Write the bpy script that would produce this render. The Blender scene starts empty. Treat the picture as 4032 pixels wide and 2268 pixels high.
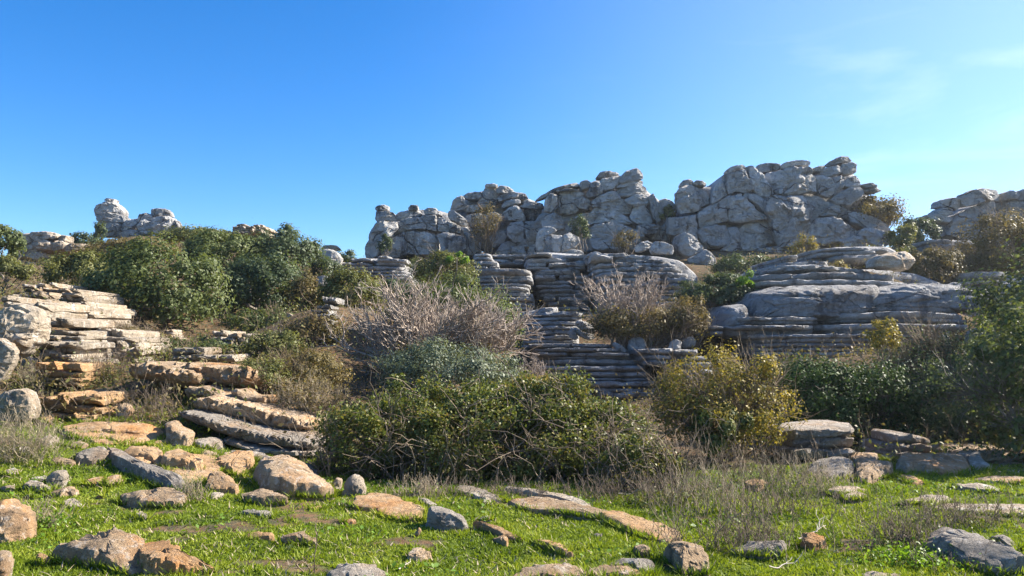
import bpy, math, random
import numpy as np
from mathutils import noise as mn, Vector
random.seed(7); RNG = np.random.default_rng(7)
scene = bpy.context.scene
col = scene.collection

# ---------------------------------------------------------------- camera
W0, H0, HFOV = 4032.0, 2268.0, math.radians(66)
FPX = W0 / 2 / math.tan(HFOV / 2)
CX, CY, HORIZON = W0 / 2, H0 / 2, 1330.0
PITCH = math.atan((HORIZON - CY) / FPX)
CAMZ = 1.6
cam_data = bpy.data.cameras.new('camera'); cam = bpy.data.objects.new('camera', cam_data)
col.objects.link(cam); scene.camera = cam
cam.location = (0, 0, CAMZ); cam.rotation_euler = (math.pi / 2 + PITCH, 0, 0)
cam_data.sensor_fit = 'HORIZONTAL'; cam_data.angle = HFOV
cam_data.clip_start = 0.05; cam_data.clip_end = 3000

# ---------------------------------------------------------------- sky and sun
SUN_AZ, SUN_EL = math.radians(71), math.radians(33)      # azimuth to the right of the view direction
world = bpy.data.worlds.new('World'); scene.world = world; world.use_nodes = True
wt = world.node_tree; wt.nodes.clear()
out = wt.nodes.new('ShaderNodeOutputWorld'); bg = wt.nodes.new('ShaderNodeBackground')
sky = wt.nodes.new('ShaderNodeTexSky'); sky.sky_type = 'NISHITA'; sky.sun_disc = False
sky.sun_elevation = SUN_EL; sky.sun_rotation = SUN_AZ
sky.altitude = 1200; sky.air_density = 1.0; sky.dust_density = 0.8; sky.ozone_density = 3.0
hs = wt.nodes.new('ShaderNodeHueSaturation'); hs.inputs['Saturation'].default_value = 1.36; hs.inputs['Hue'].default_value = 0.5
hs.inputs['Value'].default_value = 1.0
tc = wt.nodes.new('ShaderNodeTexCoord'); mp = wt.nodes.new('ShaderNodeMapping')
mp.inputs['Rotation'].default_value = (0.1, 0.15, 0.5); mp.inputs['Scale'].default_value = (1.2, 4.0, 9.0)
cn = wt.nodes.new('ShaderNodeTexNoise'); cn.inputs['Scale'].default_value = 1.6; cn.inputs['Detail'].default_value = 7
cn.inputs['Roughness'].default_value = 0.55; cn.inputs['Distortion'].default_value = 0.5
cr = wt.nodes.new('ShaderNodeMapRange'); cr.inputs['From Min'].default_value = 0.52; cr.inputs['From Max'].default_value = 0.85
cr.inputs['To Min'].default_value = 0.22; cr.inputs['To Max'].default_value = 0.55
mx = wt.nodes.new('ShaderNodeMix'); mx.data_type = 'RGBA'; mx.inputs['B'].default_value = (6.6, 7.3, 8.2, 1)
L = wt.links.new
L(sky.outputs[0], hs.inputs['Color']); L(tc.outputs['Generated'], mp.inputs[0]); L(mp.outputs[0], cn.inputs['Vector'])
sx = wt.nodes.new('ShaderNodeSeparateXYZ'); L(tc.outputs['Generated'], sx.inputs[0])
cm_ = wt.nodes.new('ShaderNodeMapRange'); cm_.interpolation_type = 'SMOOTHSTEP'; cm_.inputs['From Min'].default_value = -.2; cm_.inputs['From Max'].default_value = .75; L(sx.outputs['X'], cm_.inputs['Value'])
cmul = wt.nodes.new('ShaderNodeMath'); cmul.operation = 'MULTIPLY'; L(cr.outputs[0], cmul.inputs[0]); L(cm_.outputs[0], cmul.inputs[1])
L(cn.outputs['Fac'], cr.inputs['Value']); L(cmul.outputs[0], mx.inputs['Factor']); tint = wt.nodes.new('ShaderNodeMix'); tint.data_type = 'RGBA'; tint.blend_type = 'MULTIPLY'; tint.inputs['Factor'].default_value = 1; tint.inputs['B'].default_value = (.95, .965, 1.08, 1); L(hs.outputs[0], tint.inputs['A']); L(tint.outputs['Result'], mx.inputs['A'])
L(mx.outputs['Result'], bg.inputs['Color']); L(bg.outputs[0], out.inputs[0])
bg.inputs['Strength'].default_value = 0.074
sd = bpy.data.lights.new('sun', 'SUN'); sd.energy = 4.9; sd.angle = math.radians(0.5); sd.color = (1.0, 0.92, 0.80)
sun = bpy.data.objects.new('sun', sd); col.objects.link(sun)
sdir = Vector((math.sin(SUN_AZ) * math.cos(SUN_EL), math.cos(SUN_AZ) * math.cos(SUN_EL), math.sin(SUN_EL)))
sun.rotation_euler = (-sdir).to_track_quat('-Z', 'Y').to_euler(); sun.location = (20, 10, 30)
vs = scene.view_settings; vs.view_transform = 'Standard'; vs.look = 'None'; vs.gamma = 1; vs.use_curve_mapping = False
vs.exposure = 1.62
scene.render.engine = 'CYCLES'
scene.render.resolution_x, scene.render.resolution_y = 1024, 576
scene.cycles.max_bounces = 6; scene.cycles.diffuse_bounces = 3; scene.cycles.transparent_max_bounces = 8
# ---------------------------------------------------------------- helpers
def ray(px, py):
    dx, dv = (px - CX) / FPX, (CY - py) / FPX
    return dx, math.cos(PITCH) - dv * math.sin(PITCH), math.sin(PITCH) + dv * math.cos(PITCH)
def P(px, py, Y):
    dx, dy, dz = ray(px, py); t = Y / dy
    return np.array((dx * t, Y, CAMZ + dz * t))
FR = {'1': (0, 700, .5439), '2': (1300, 600, .5439), '3': (2632, 600, .5439), '4': (0, 1480, .5439), '5': (1300, 1480, .5439),
      '6': (2632, 1480, .5439), 'a': (0, 1100, .50525), 'b': (1200, 950, .50525), 'c': (2732, 950, .50525), 'D': (0, 0, 1.5652)}
def src(fr, pts):
    x0, y0, k = FR[fr]
    return [(x0 + k * x, y0 + k * y) for x, y in pts]

def mesh_arrays(name, V, F):
    """V (n,3) and F (m,k) arrays -> mesh, fast"""
    me = bpy.data.meshes.new(name); V = np.asarray(V, np.float32); F = np.asarray(F, np.int32)
    me.vertices.add(len(V)); me.vertices.foreach_set('co', V.ravel())
    n, k = F.shape
    me.loops.add(n * k); me.loops.foreach_set('vertex_index', F.ravel())
    me.polygons.add(n); me.polygons.foreach_set('loop_start', np.arange(n, dtype=np.int32) * k)
    try: me.polygons.foreach_set('loop_total', np.full(n, k, np.int32))
    except Exception: pass
    me.update(calc_edges=True); return me
def link(name, me, mat, parent=None, loc=None, smooth=True, crisp=0):
    o = bpy.data.objects.new(name, me)
    if mat: me.materials.append(mat)
    if smooth: me.polygons.foreach_set('use_smooth', np.ones(len(me.polygons), bool))
    if crisp: me.set_sharp_from_angle(angle=math.radians(crisp))
    if parent is not None: o.parent = parent
    elif loc is not None: o.location = tuple(float(v) for v in loc)
    col.objects.link(o); return o
def mk(name, V, F, mat, parent=None, smooth=True, origin=None):
    V = np.asarray(V, float)
    if parent is not None: off = np.array(parent.location)
    elif origin is not None: off = np.array(origin)
    else: off = np.array((V[:, 0].mean(), V[:, 1].mean(), V[:, 2].min()))
    return link(name, mesh_arrays(name, V - off, F), mat, parent, off, smooth)
def thing(name, label, cat, loc, group=None):
    o = bpy.data.objects.new(name, None); o.empty_display_size = .3; col.objects.link(o)
    o.location = tuple(float(v) for v in loc); return tag(o, label, cat, group)
def tag(o, label=None, cat=None, group=None, kind=None):
    if label: o['label'] = label
    if cat: o['category'] = cat
    if group: o['group'] = group
    if kind: o['kind'] = kind
    return o
def unit(a): return a / np.maximum(np.linalg.norm(a, axis=-1, keepdims=True), 1e-9)
def fbm(Pts, f, oct=3, seed=0.0):
    o = np.empty(len(Pts)); s = Vector((seed * 13.7, seed * 7.1, seed * 3.3))
    for i, p in enumerate(Pts): o[i] = mn.fractal(Vector(p) * f + s, 0.6, 2.1, oct)
    return o
def crack(Pts, f, seed=0.0):
    o = np.empty(len(Pts)); s = Vector((seed * 5.7, seed * 9.1, seed * 2.3))
    for i, p in enumerate(Pts):
        d = mn.voronoi(Vector(p) * f + s)[0]; o[i] = d[1] - d[0]
    return o

def cells(Pts, f, seed=0.0):
    o = np.empty(len(Pts)); e = np.empty(len(Pts)); s = Vector((seed * 3.7, seed * 1.9, seed * 4.3))
    for i, p in enumerate(Pts):
        d, c = mn.voronoi(Vector(p) * f + s); o[i] = (math.sin(c[0].x * 127.1 + c[0].y * 311.7 + c[0].z * 74.7) * 43758.5453) % 1.0; e[i] = d[1] - d[0]
    return o, e
def resample(pts, M, corner=.18):
    """corner-cut a closed polygon and resample it evenly"""
    p = np.asarray(pts, float); q = np.roll(p, -1, 0)
    if (p[:, 0] * q[:, 1] - q[:, 0] * p[:, 1]).sum() < 0: p = p[::-1]
    for _ in range(2):
        q = np.roll(p, -1, 0); p = np.stack([p * (1 - corner) + q * corner, p * corner + q * (1 - corner)], 1).reshape(-1, 2)
    c = np.vstack([p, p[:1]]); d = np.r_[0, np.cumsum(np.linalg.norm(np.diff(c, axis=0), axis=1))]
    t = np.linspace(0, d[-1], M, endpoint=False)
    return np.stack([np.interp(t, d, c[:, 0]), np.interp(t, d, c[:, 1])], 1)
def area_centroid(p):
    q = np.roll(p, -1, 0); cr = p[:, 0] * q[:, 1] - q[:, 0] * p[:, 1]; A = cr.sum() / 2
    c = ((p + q) * cr[:, None]).sum(0) / (6 * A) if abs(A) > 1e-9 else p.mean(0)
    return abs(A), c
def ring_faces(M, R):
    """front pole, R rings of M, back pole"""
    F = []
    i = np.arange(M); j = (i + 1) % M
    quads = [np.stack([1 + r * M + i, 1 + (r + 1) * M + i, 1 + (r + 1) * M + j, 1 + r * M + j], 1) for r in range(R - 1)]
    z = np.zeros(M, int); e = np.full(M, 1 + R * M)
    cap0 = np.stack([z, 1 + i, 1 + j], 1); cap1 = np.stack([1 + (R - 1) * M + i, e, 1 + (R - 1) * M + j], 1)
    return np.concatenate(quads), cap0, cap1
def mesh_mixed(name, V, quads, tris):
    me = bpy.data.meshes.new(name); V = np.asarray(V, np.float32)
    me.vertices.add(len(V)); me.vertices.foreach_set('co', V.ravel())
    li = np.concatenate([quads.ravel(), tris.ravel()]).astype(np.int32)
    me.loops.add(len(li)); me.loops.foreach_set('vertex_index', li)
    n = len(quads) + len(tris); me.polygons.add(n)
    st = np.r_[np.arange(len(quads)) * 4, len(quads) * 4 + np.arange(len(tris)) * 3].astype(np.int32)
    me.polygons.foreach_set('loop_start', st)
    me.update(calc_edges=True); return me

SEED = [0]
def boulder(name, pts, Y, mat, parent=None, thick=None, p=4.5, amp=.07, tilt=None, M=None, cr=.04, strata=.03, sink=0, cuts=7, corner=.10, fine=1.0, cutx=.6, flute=0, step=0, cell=(1, 1, 1.7), cellf=1.5):
    """solid rock: pts is its outline in photograph pixels, Y the distance of its middle; thickness, facets and relief are real"""
    SEED[0] += 1; sd_ = SEED[0] * 1.37; rnd = random.Random(SEED[0])
    w = np.array([P(x, y, Y) for x, y in pts])[:, [0, 2]]
    A, c = area_centroid(w); size = math.sqrt(A)
    if sink: w[w[:, 1] < c[1], 1] -= sink * size
    appar = size / Y * 790
    M = M or int(np.clip(appar * 1.9, 34, 96))
    w = resample(w, M, corner); A, c = area_centroid(w)
    T = thick if thick else size * rnd.uniform(.75, 1.0)
    k = int(np.clip(appar / 6, 6, 16))
    prof = [(s, (1 - s ** p) ** (1 / p)) for s in (np.arange(1, k + 1) / (k + 1)) ** .85]
    prof += [((1 - abs(d) ** p) ** (1 / p), d) for d in (.72, .5, .25, 0, -.3, -.6)] + [(s, -(1 - s ** p) ** (1 / p)) for s in (.9, .7, .35)]
    tx, tz = tilt if tilt else (rnd.uniform(-.4, .25), rnd.uniform(.0, .25))
    V = [np.array([[c[0], Y - T / 2, c[1]]])]
    for s, d in prof:
        q = c + s * (w - c); V.append(np.stack([q[:, 0], np.full(M, Y - d * T / 2), q[:, 1]], 1))
    V.append(np.array([[c[0], Y + T / 2, c[1]]])); V = np.concatenate(V)
    C = np.array((c[0], Y, c[1])); hx = np.abs(w - c).max(0); half = np.array((hx[0], T / 2, hx[1]))
    V[:, 1] += tx * np.clip(V[:, 0] - c[0], -T * .6, T * .6) + tz * np.clip(V[:, 2] - c[1], -T * .7, T * .7)
    for i in range(cuts):                                   # flat fracture faces
        nv = np.array((rnd.uniform(-1, 1) * cutx, -1.0, rnd.uniform(-.5, .9) * cutx)); nv /= np.linalg.norm(nv)
        r = (V - C) @ nv; lim = np.quantile(r, rnd.uniform(.8, .96)); over = np.maximum(r - lim, 0)
        V = V - over[:, None] * nv * np.array((.25, .96, .25))
    N = unit((V - C) / half)
    f = 1 / max(size, .15)
    d = amp * size * fbm(V, 1.1 * f, 4, sd_) + amp * size * .4 * fine * fbm(V, 4.5 * f, 3, sd_ + 3)
    d += amp * size * .16 * fine * fbm(V, 14 * f, 2, sd_ + 4)
    if cr: d -= cr * size * np.clip(1 - crack(V * np.array((1, 1, 1.3)), 1.0 * f, sd_) / .08, 0, 1)
    if strata:
        zs = np.stack([V[:, 0] * .25 * f, V[:, 1] * .25 * f, V[:, 2] * 3.2 * f], 1); g = fbm(zs, 1.0, 2, sd_ + 9)
        d -= strata * size * np.clip(1 - abs(g) / .14, 0, 1)
    if flute:                                                 # rain-worn upright grooves
        zs = np.stack([V[:, 0] * 3.6 * f, V[:, 1] * 1.5 * f, V[:, 2] * .5 * f], 1); g = fbm(zs, 1.0, 2, sd_ + 12); d -= flute * size * np.clip(1 - abs(g) / .12, 0, 1)
    if step:                                                  # joint blocks broken out to different depths
        wv = np.stack([fbm(V, 1.6 * f, 2, sd_ + 20), fbm(V, 1.6 * f, 2, sd_ + 21), fbm(V, 1.6 * f, 2, sd_ + 22)], 1) * size * .10
        for q_, a_ in ((1.0, 1.0), (2.3, .45)):
            off_, edge = cells((V + wv) * np.array(cell), cellf * f * q_, sd_ + q_); d += step * a_ * size * (off_ - .5) - step * .5 * a_ * size * np.clip(1 - edge / .07, 0, 1)
    V = V + N * d[:, None] * np.array((.6, 1.15, .6))
    q, t0, t1 = ring_faces(M, len(prof))
    if parent is not None: off = np.array(parent.location)
    else: off = np.array((c[0], Y, V[:, 2].min()))
    return link(name, mesh_mixed(name, V - off, q, np.concatenate([t0, t1])), mat, parent, off, crisp=24)

def ground_rock(name, pts, h, mat, label=None, group=None, parent=None, amp=.25, phi=0.0, slope=None):
    """rock bedded in the turf: pts is its outline; phi is the share of its seen height that is its own height h rather than its plan"""
    SEED[0] += 1; sd_ = SEED[0] * 1.11; rnd = random.Random(SEED[0])
    yb = max(p[1] for p in pts); yt = min(p[1] for p in pts)
    if phi:
        pts = [(x, yb - (yb - y) * (1 - phi)) for x, y in pts]; h = phi * (yb - yt) / FPX * hit(sum(p[0] for p in pts) / len(pts), yb)[1] * 1.2
    g = np.array([hit(x, y) for x, y in pts])[:, :2]
    A, c = area_centroid(g); size = math.sqrt(A); appar = size / max(c[1], 1) * 790
    M = int(np.clip(appar * 2.2, 32, 100)); w = resample(g, M, .14); A, c = area_centroid(w)
    FLAT.append(w)
    if phi: prof = [(0, 1), (.15, 1), (.3, .99), (.45, .97), (.58, .94), (.69, .9), (.78, .84), (.86, .75), (.92, .62), (.965, .42), (1.0, .12), (1.02, -.3), (1.02, -1.5)]
    else: prof = [(0, 1), (.2, 1), (.4, .99), (.58, .97), (.72, .93), (.83, .86), (.91, .74), (.96, .55), (1.0, .25), (1.02, -.3), (1.02, -2.0)]
    nz = np.array([mn.fractal(Vector((q[0] * 4 / size, q[1] * 4 / size, sd_)), .6, 2, 3) for q in w]); V = []
    for s, z in prof[1:]:
        q = c + (w - c) * (s * (1 + (nz * .06 if s > .5 else 0 * nz)))[:, None]; V.append(np.c_[q, np.full(M, z)])
    V = np.concatenate([[np.array((c[0], c[1], 1.0))], *V, [np.array((c[0], c[1], prof[-1][1]))]])
    base = H(V[:, :2]); top = V[:, 2].copy(); q3 = np.c_[V[:, :2], np.zeros(len(V))]; ext = np.abs(w - c).max(0)
    sl = slope if slope is not None else (rnd.uniform(-.3, .3), rnd.uniform(.0, .3))
    lev = np.clip(1 + sl[0] * (V[:, 0] - c[0]) / ext[0] + sl[1] * (V[:, 1] - c[1]) / ext[1], .25, 1.6)
    rel = fbm(q3, 1.7 / size, 3, sd_) * amp + fbm(q3, 6 / max(size, .2), 3, sd_ + 2) * .16 + fbm(q3, 22 / max(size, .2), 2, sd_ + 3) * .06
    V[:, 2] = base + np.where(top > 0, top * h * lev + rel * h * np.clip(top * 1.4, 0, 1), top * max(h, .04))
    up = V[:, 2] - base
    for i in range(5 if phi else 2):                          # flat broken faces
        nv = np.array((rnd.uniform(-.9, .9), rnd.uniform(-1.0, .5), 1.0)) * np.array((h / ext[0], h / ext[1], 1)) * np.array((.9, .9, 1)); r = (V[:, 0] - c[0]) * nv[0] + (V[:, 1] - c[1]) * nv[1] + up
        lim = np.quantile(r[top > 0], rnd.uniform(.66, .94)); up = np.where(top > 0, up - np.maximum(r - lim, 0) * .9, up)
    V[:, 2] = base + up
    side = np.where((top > 0) & (top < .9), 1.0, 0.0) * (rel * min(h, .1) * 1.2); V[:, :2] += unit(V[:, :2] - c + 1e-6) * side[:, None]
    q, t0, t1 = ring_faces(M, len(prof) - 1 - 0 * 1)
    off = np.array(parent.location) if parent is not None else np.array((c[0], c[1], base.min()))
    o = link(name, mesh_mixed(name, V - off, q, np.concatenate([t0, t1])), mat, parent, off, crisp=24)
    if label: tag(o, label, 'rock', group)
    return o
FLAT = []

def slab(name, top, bot, Y, mat, parent=None, deep=2.5, n=None, q=4.5, rough=.34, joints=1.0, under=.35):
    """a bed of rock: top and bottom edges as pixel polylines, front edge at distance Y, running back by deep"""
    SEED[0] += 1; rnd = random.Random(SEED[0] * 3 + 1); sd_ = SEED[0] * .77
    top = np.array([P(x, y, Y) for x, y in top]); bot = np.array([P(x, y, Y) for x, y in bot])
    x0 = (top[0, 0] + bot[0, 0]) / 2; x1 = (top[-1, 0] + bot[-1, 0]) / 2; Lx = x1 - x0
    hmean = abs(np.interp(np.linspace(x0, x1, 9), top[:, 0], top[:, 2]) - np.interp(np.linspace(x0, x1, 9), bot[:, 0], bot[:, 2])).mean()
    n = n or int(np.clip(Lx / max(hmean, .05) * 2.0, 12, 72))
    u = -np.cos(np.linspace(0, math.pi, n)) * .35 + np.linspace(-1, 1, n) * .65
    X = x0 + (u + 1) / 2 * Lx
    zt = np.interp(X, top[:, 0], top[:, 2]); zb = np.interp(X, bot[:, 0], bot[:, 2])
    tf = np.clip(1 - abs(u) ** 24, 0, 1) ** .5 * .38 + .62
    zc, h = (zt + zb) / 2, np.maximum((zt - zb) * tf, .01)
    yf = Y + deep * (1 - np.clip(1 - abs(u) ** q, 0, 1) ** (1 / q)) * .4
    yf = yf + np.array([mn.noise(Vector((x * 1.1 / max(hmean, .12) * .22, sd_, 0))) for x in X]) * hmean * .85
    notch = np.zeros(n)
    for _ in range(int(rnd.random() * 2.2 * joints * (1 + Lx / hmean / 12))):
        jx = rnd.uniform(x0, x1); notch = np.maximum(notch, np.clip(1 - abs(X - jx) / max(Lx / n * 1.1, .02), 0, 1) * rnd.uniform(.3, .8))
    xb_ = x0                                                  # joint-bounded lengths stand forward or back
    while xb_ < x1: 
        ln_ = hmean * rnd.uniform(2.5, 9); yf = np.where((X >= xb_) & (X < xb_ + ln_), yf + rnd.uniform(-.32, .32) * hmean * joints ** .3, yf); xb_ += ln_
    sec = [(1, 1), (.45, 1), ('f', .4, 1.0), ('f', .12, .94), ('f', .02, .68), ('f', .0, .3), ('f', .05, -.08), ('f', .18 + under * .3, -.42), ('f', .35 + under * .9, -.75), ('f', .9 + under, -.97), (.45, -1), (1, -1)]
    K = len(sec); V = np.zeros((n, K, 3)); yb = np.full(n, Y + deep)
    for k, s in enumerate(sec):
        yy = yf + s[1] * np.minimum(h, (yb - yf) * .4) + notch * hmean * .45 if s[0] == 'f' else yf + (yb - yf) * s[0]
        V[:, k, 0] = X; V[:, k, 1] = yy; V[:, k, 2] = zc + h / 2 * s[-1]
    V = V.reshape(-1, 3)
    nd = fbm(V * np.array((.45, .45, 1)), .8 / max(hmean, .06), 4, sd_); nd2 = fbm(V, 2.6 / max(hmean, .06), 2, sd_ + 5)
    kk = np.tile([.0, .5, 1, 1, 1, 1, 1, 1, 1, 1, .5, 0], n)
    nd3 = fbm(V, 7 / max(hmean, .06), 2, sd_ + 8)
    V[:, 2] += (nd * rough * .55 + nd2 * rough * .3 + nd3 * rough * .15) * hmean * kk; V[:, 1] -= (nd * rough + nd2 * rough * .6 + nd3 * rough * .3) * hmean * kk
    i = np.arange(n - 1)[:, None] * K; k = np.arange(K)[None]; k2 = (k + 1) % K
    F = np.stack([i + k, i + k2, i + K + k2, i + K + k], -1).reshape(-1, 4)
    # end caps as strips
    caps = []
    for b in (0, (n - 1) * K):
        for a in range(K // 2 - 1): caps.append((b + a, b + a + 1, b + K - 2 - a, b + K - 1 - a))
    F = np.concatenate([F, np.array(caps)])
    if parent is not None: off = np.array(parent.location)
    else: off = np.array(((x0 + x1) / 2, Y + deep / 2, V[:, 2].min()))
    return link(name, mesh_arrays(name, V - off, F), mat, parent, off, crisp=38)
# ---------------------------------------------------------------- materials
def newmat(name):
    m = bpy.data.materials.new(name); m.use_nodes = True; nt = m.node_tree; nt.nodes.clear()
    o = nt.nodes.new('ShaderNodeOutputMaterial'); b = nt.nodes.new('ShaderNodeBsdfPrincipled')
    nt.links.new(b.outputs[0], o.inputs[0]); return m, nt, b, o
def nnoise(nt, scale, detail=5, rough=.6, sc=None, dist=0, vec=None):
    n = nt.nodes.new('ShaderNodeTexNoise'); n.inputs['Scale'].default_value = scale; n.inputs['Detail'].default_value = detail
    n.inputs['Roughness'].default_value = rough; n.inputs['Distortion'].default_value = dist
    g = vec or nt.nodes.new('ShaderNodeNewGeometry').outputs['Position']
    if sc:
        m = nt.nodes.new('ShaderNodeMapping'); m.inputs['Scale'].default_value = sc; nt.links.new(g, m.inputs[0]); g = m.outputs[0]
    nt.links.new(g, n.inputs['Vector']); return n.outputs['Fac']
def rng(nt, v, a, b, lo=0., hi=1.):
    m = nt.nodes.new('ShaderNodeMapRange'); m.inputs['From Min'].default_value = a; m.inputs['From Max'].default_value = b
    m.inputs['To Min'].default_value = lo; m.inputs['To Max'].default_value = hi; nt.links.new(v, m.inputs['Value']); return m.outputs[0]
def mixc(nt, f, a, b, mode='MIX'):
    m = nt.nodes.new('ShaderNodeMix'); m.data_type = 'RGBA'; m.blend_type = mode
    for s, v in (('Factor', f), ('A', a), ('B', b)):
        if isinstance(v, (tuple, list)): m.inputs[s].default_value = (*v, 1)
        elif isinstance(v, (int, float)): m.inputs[s].default_value = v
        else: nt.links.new(v, m.inputs[s])
    return m.outputs['Result']
def mul(nt, a, b, op='MULTIPLY'):
    m = nt.nodes.new('ShaderNodeMath'); m.operation = op
    for i, v in enumerate((a, b)):
        if isinstance(v, (int, float)): m.inputs[i].default_value = v
        else: nt.links.new(v, m.inputs[i])
    return m.outputs[0]
def rock_mat(name, lo, hi, ochre, ochre_amt, pale, pale_amt, dark, streak, s=1.0, bump=.5):
    """weathered limestone: grey bed colour, lichen crusts, water streaks, iron staining, pits"""
    m, nt, b, o = newmat(name)
    c = mixc(nt, rng(nt, nnoise(nt, 1.3 * s, 6), .3, .7), lo, hi)
    c = mixc(nt, rng(nt, nnoise(nt, .55 * s, 5, .65), .5, .68, 0, ochre_amt), c, ochre)
    st = nnoise(nt, 2.2 * s, 5, .65, (1, 1, .16)); c = mixc(nt, rng(nt, st, .52, .64, 0, streak), c, dark)
    st2 = nnoise(nt, 3.1 * s, 4, .6, (1, 1, .2)); c = mixc(nt, rng(nt, st2, .6, .75, 0, streak * .5), c, pale)
    c = mixc(nt, rng(nt, nnoise(nt, 5.5 * s, 6, .7), .54, .62, 0, pale_amt), c, pale)
    pit = nnoise(nt, 13 * s, 6, .75); c = mixc(nt, rng(nt, pit, .56, .72, 0, .75), c, dark)
    v = nt.nodes.new('ShaderNodeTexVoronoi'); v.inputs['Scale'].default_value = 4.5 * s; g = nt.nodes.new('ShaderNodeNewGeometry')
    nt.links.new(g.outputs['Position'], v.inputs['Vector'])
    c = mixc(nt, mul(nt, rng(nt, v.outputs['Distance'], .16, .08), rng(nt, nnoise(nt, 2 * s, 2), .45, .6, 0, pale_amt)), c, pale)
    oi = nt.nodes.new('ShaderNodeObjectInfo'); hv = nt.nodes.new('ShaderNodeHueSaturation'); nt.links.new(rng(nt, oi.outputs['Random'], 0, 1, .78, 1.12), hv.inputs['Value']); nt.links.new(c, hv.inputs['Color']); c = hv.outputs[0]
    # fracture lines
    wv = nt.nodes.new('ShaderNodeVectorMath'); wv.operation = 'MULTIPLY_ADD'; nz = nt.nodes.new('ShaderNodeTexNoise'); nz.inputs['Scale'].default_value = 1.8 * s; nz.inputs['Detail'].default_value = 4
    nt.links.new(g.outputs['Position'], nz.inputs['Vector']); nt.links.new(nz.outputs['Color'], wv.inputs[0]); wv.inputs[1].default_value = (.55 / s,) * 3; nt.links.new(g.outputs['Position'], wv.inputs[2])
    ve = nt.nodes.new('ShaderNodeTexVoronoi'); ve.feature = 'DISTANCE_TO_EDGE'; ve.inputs['Scale'].default_value = .75 * s
    me_ = nt.nodes.new('ShaderNodeMapping'); me_.inputs['Scale'].default_value = (.8, .8, 1.5); nt.links.new(wv.outputs[0], me_.inputs[0]); nt.links.new(me_.outputs[0], ve.inputs['Vector'])
    ckm = mul(nt, rng(nt, ve.outputs['Distance'], .02, .004), rng(nt, nnoise(nt, .9 * s, 3), .47, .56)); c = mixc(nt, mul(nt, ckm, .75 if s < .7 else .3), c, tuple(v * .6 for v in dark))
    nt.links.new(c, b.inputs['Base Color']); b.inputs['Roughness'].default_value = .92; b.inputs['Specular IOR Level'].default_value = .2
    h = mul(nt, nnoise(nt, 7 * s, 8, .72), .6); h = mul(nt, h, mul(nt, nnoise(nt, 3 * s, 5, .7, (.5, .5, 4)), .5), 'ADD')
    h = mul(nt, h, mul(nt, pit, -.45), 'ADD'); h = mul(nt, h, mul(nt, ckm, -.5 if s < 1.1 else -.15), 'ADD')
    bp = nt.nodes.new('ShaderNodeBump'); bp.inputs['Strength'].default_value = bump; bp.inputs['Distance'].default_value = .2 / s
    nt.links.new(h, bp.inputs['Height']); nt.links.new(bp.outputs[0], b.inputs['Normal']); return m
GREY = rock_mat('grey_limestone', (.38, .37, .355), (.60, .585, .56), (.42, .33, .22), .5, (.70, .69, .66), .6, (.085, .083, .085), .8, .62, 1.0)
BED = rock_mat('bedded_grey_limestone', (.32, .315, .31), (.52, .51, .50), (.38, .30, .21), .4, (.64, .63, .61), .6, (.06, .058, .06), .65, .85, 1.0)
PALE = rock_mat('pale_cream_limestone', (.38, .31, .225), (.54, .46, .36), (.46, .28, .13), .55, (.68, .63, .56), .75, (.10, .085, .07), .4, 1.2, 1.0)  # own cream tone of the paler limestone
WARM = rock_mat('ochre_limestone', (.44, .265, .125), (.54, .36, .20), (.52, .235, .07), .9, (.62, .51, .38), .4, (.10, .065, .045), .4, 2.1, 1.0)
FORE = rock_mat('pitted_ochre_limestone', (.37, .255, .15), (.52, .385, .25), (.50, .245, .085), .85, (.64, .56, .47), .6, (.075, .058, .045), .45, 2.4, 1.0)
FGREY = rock_mat('pitted_grey_limestone', (.27, .235, .195), (.43, .38, .32), (.44, .265, .125), .55, (.62, .57, .51), .65, (.055, .048, .042), .45, 2.2, 1.0)

def leaf_mat(name, cols, trans=.35, rough=.5, spec=.4, patch=.6, tw=None):
    """leaves: colour varies leaf by leaf and in drifts; part of the light passes through"""
    m, nt, b, o = newmat(name); g = nt.nodes.new('ShaderNodeNewGeometry')
    r = nt.nodes.new('ShaderNodeValToRGB'); e = r.color_ramp.elements
    while len(e) < len(cols): e.new(.5)
    for i, c in enumerate(cols): e[i].position = i / (len(cols) - 1); e[i].color = (*c, 1)
    f = mul(nt, mul(nt, g.outputs['Random Per Island'], 1 - patch), mul(nt, rng(nt, nnoise(nt, 1.4, 3), .3, .7), patch), 'ADD')
    nt.links.new(f, r.inputs[0]); nt.links.new(r.outputs[0], b.inputs['Base Color'])
    b.inputs['Roughness'].default_value = rough; b.inputs['Specular IOR Level'].default_value = spec
    t = nt.nodes.new('ShaderNodeBsdfTranslucent'); x = nt.nodes.new('ShaderNodeMixShader'); x.inputs[0].default_value = trans
    tcx = mixc(nt, 1.0, r.outputs[0], tw or (1.3, 1.25, .6), 'MULTIPLY'); nt.links.new(tcx, t.inputs[0])
    nt.links.new(b.outputs[0], x.inputs[1]); nt.links.new(t.outputs[0], x.inputs[2]); nt.links.new(x.outputs[0], o.inputs[0]); return m
EVER = leaf_mat('evergreen_leaves', [(.045, .062, .02), (.11, .14, .05), (.19, .21, .09)], spec=.2)
OLIVE = leaf_mat('olive_green_leaves', [(.07, .08, .024), (.15, .16, .055), (.24, .235, .09)], spec=.2)
DARKL = leaf_mat('deep_green_leaves', [(.04, .06, .032), (.085, .115, .055), (.14, .17, .085)], spec=.2)
BRAM = leaf_mat('bramble_leaves', [(.035, .055, .014), (.075, .10, .024), (.13, .16, .035), (.20, .18, .05), (.16, .11, .05)], .3, .5, .3, .4)
GREYL = leaf_mat('grey_green_leaves', [(.07, .09, .055), (.14, .17, .11), (.22, .24, .17)], .25, spec=.2)
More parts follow.
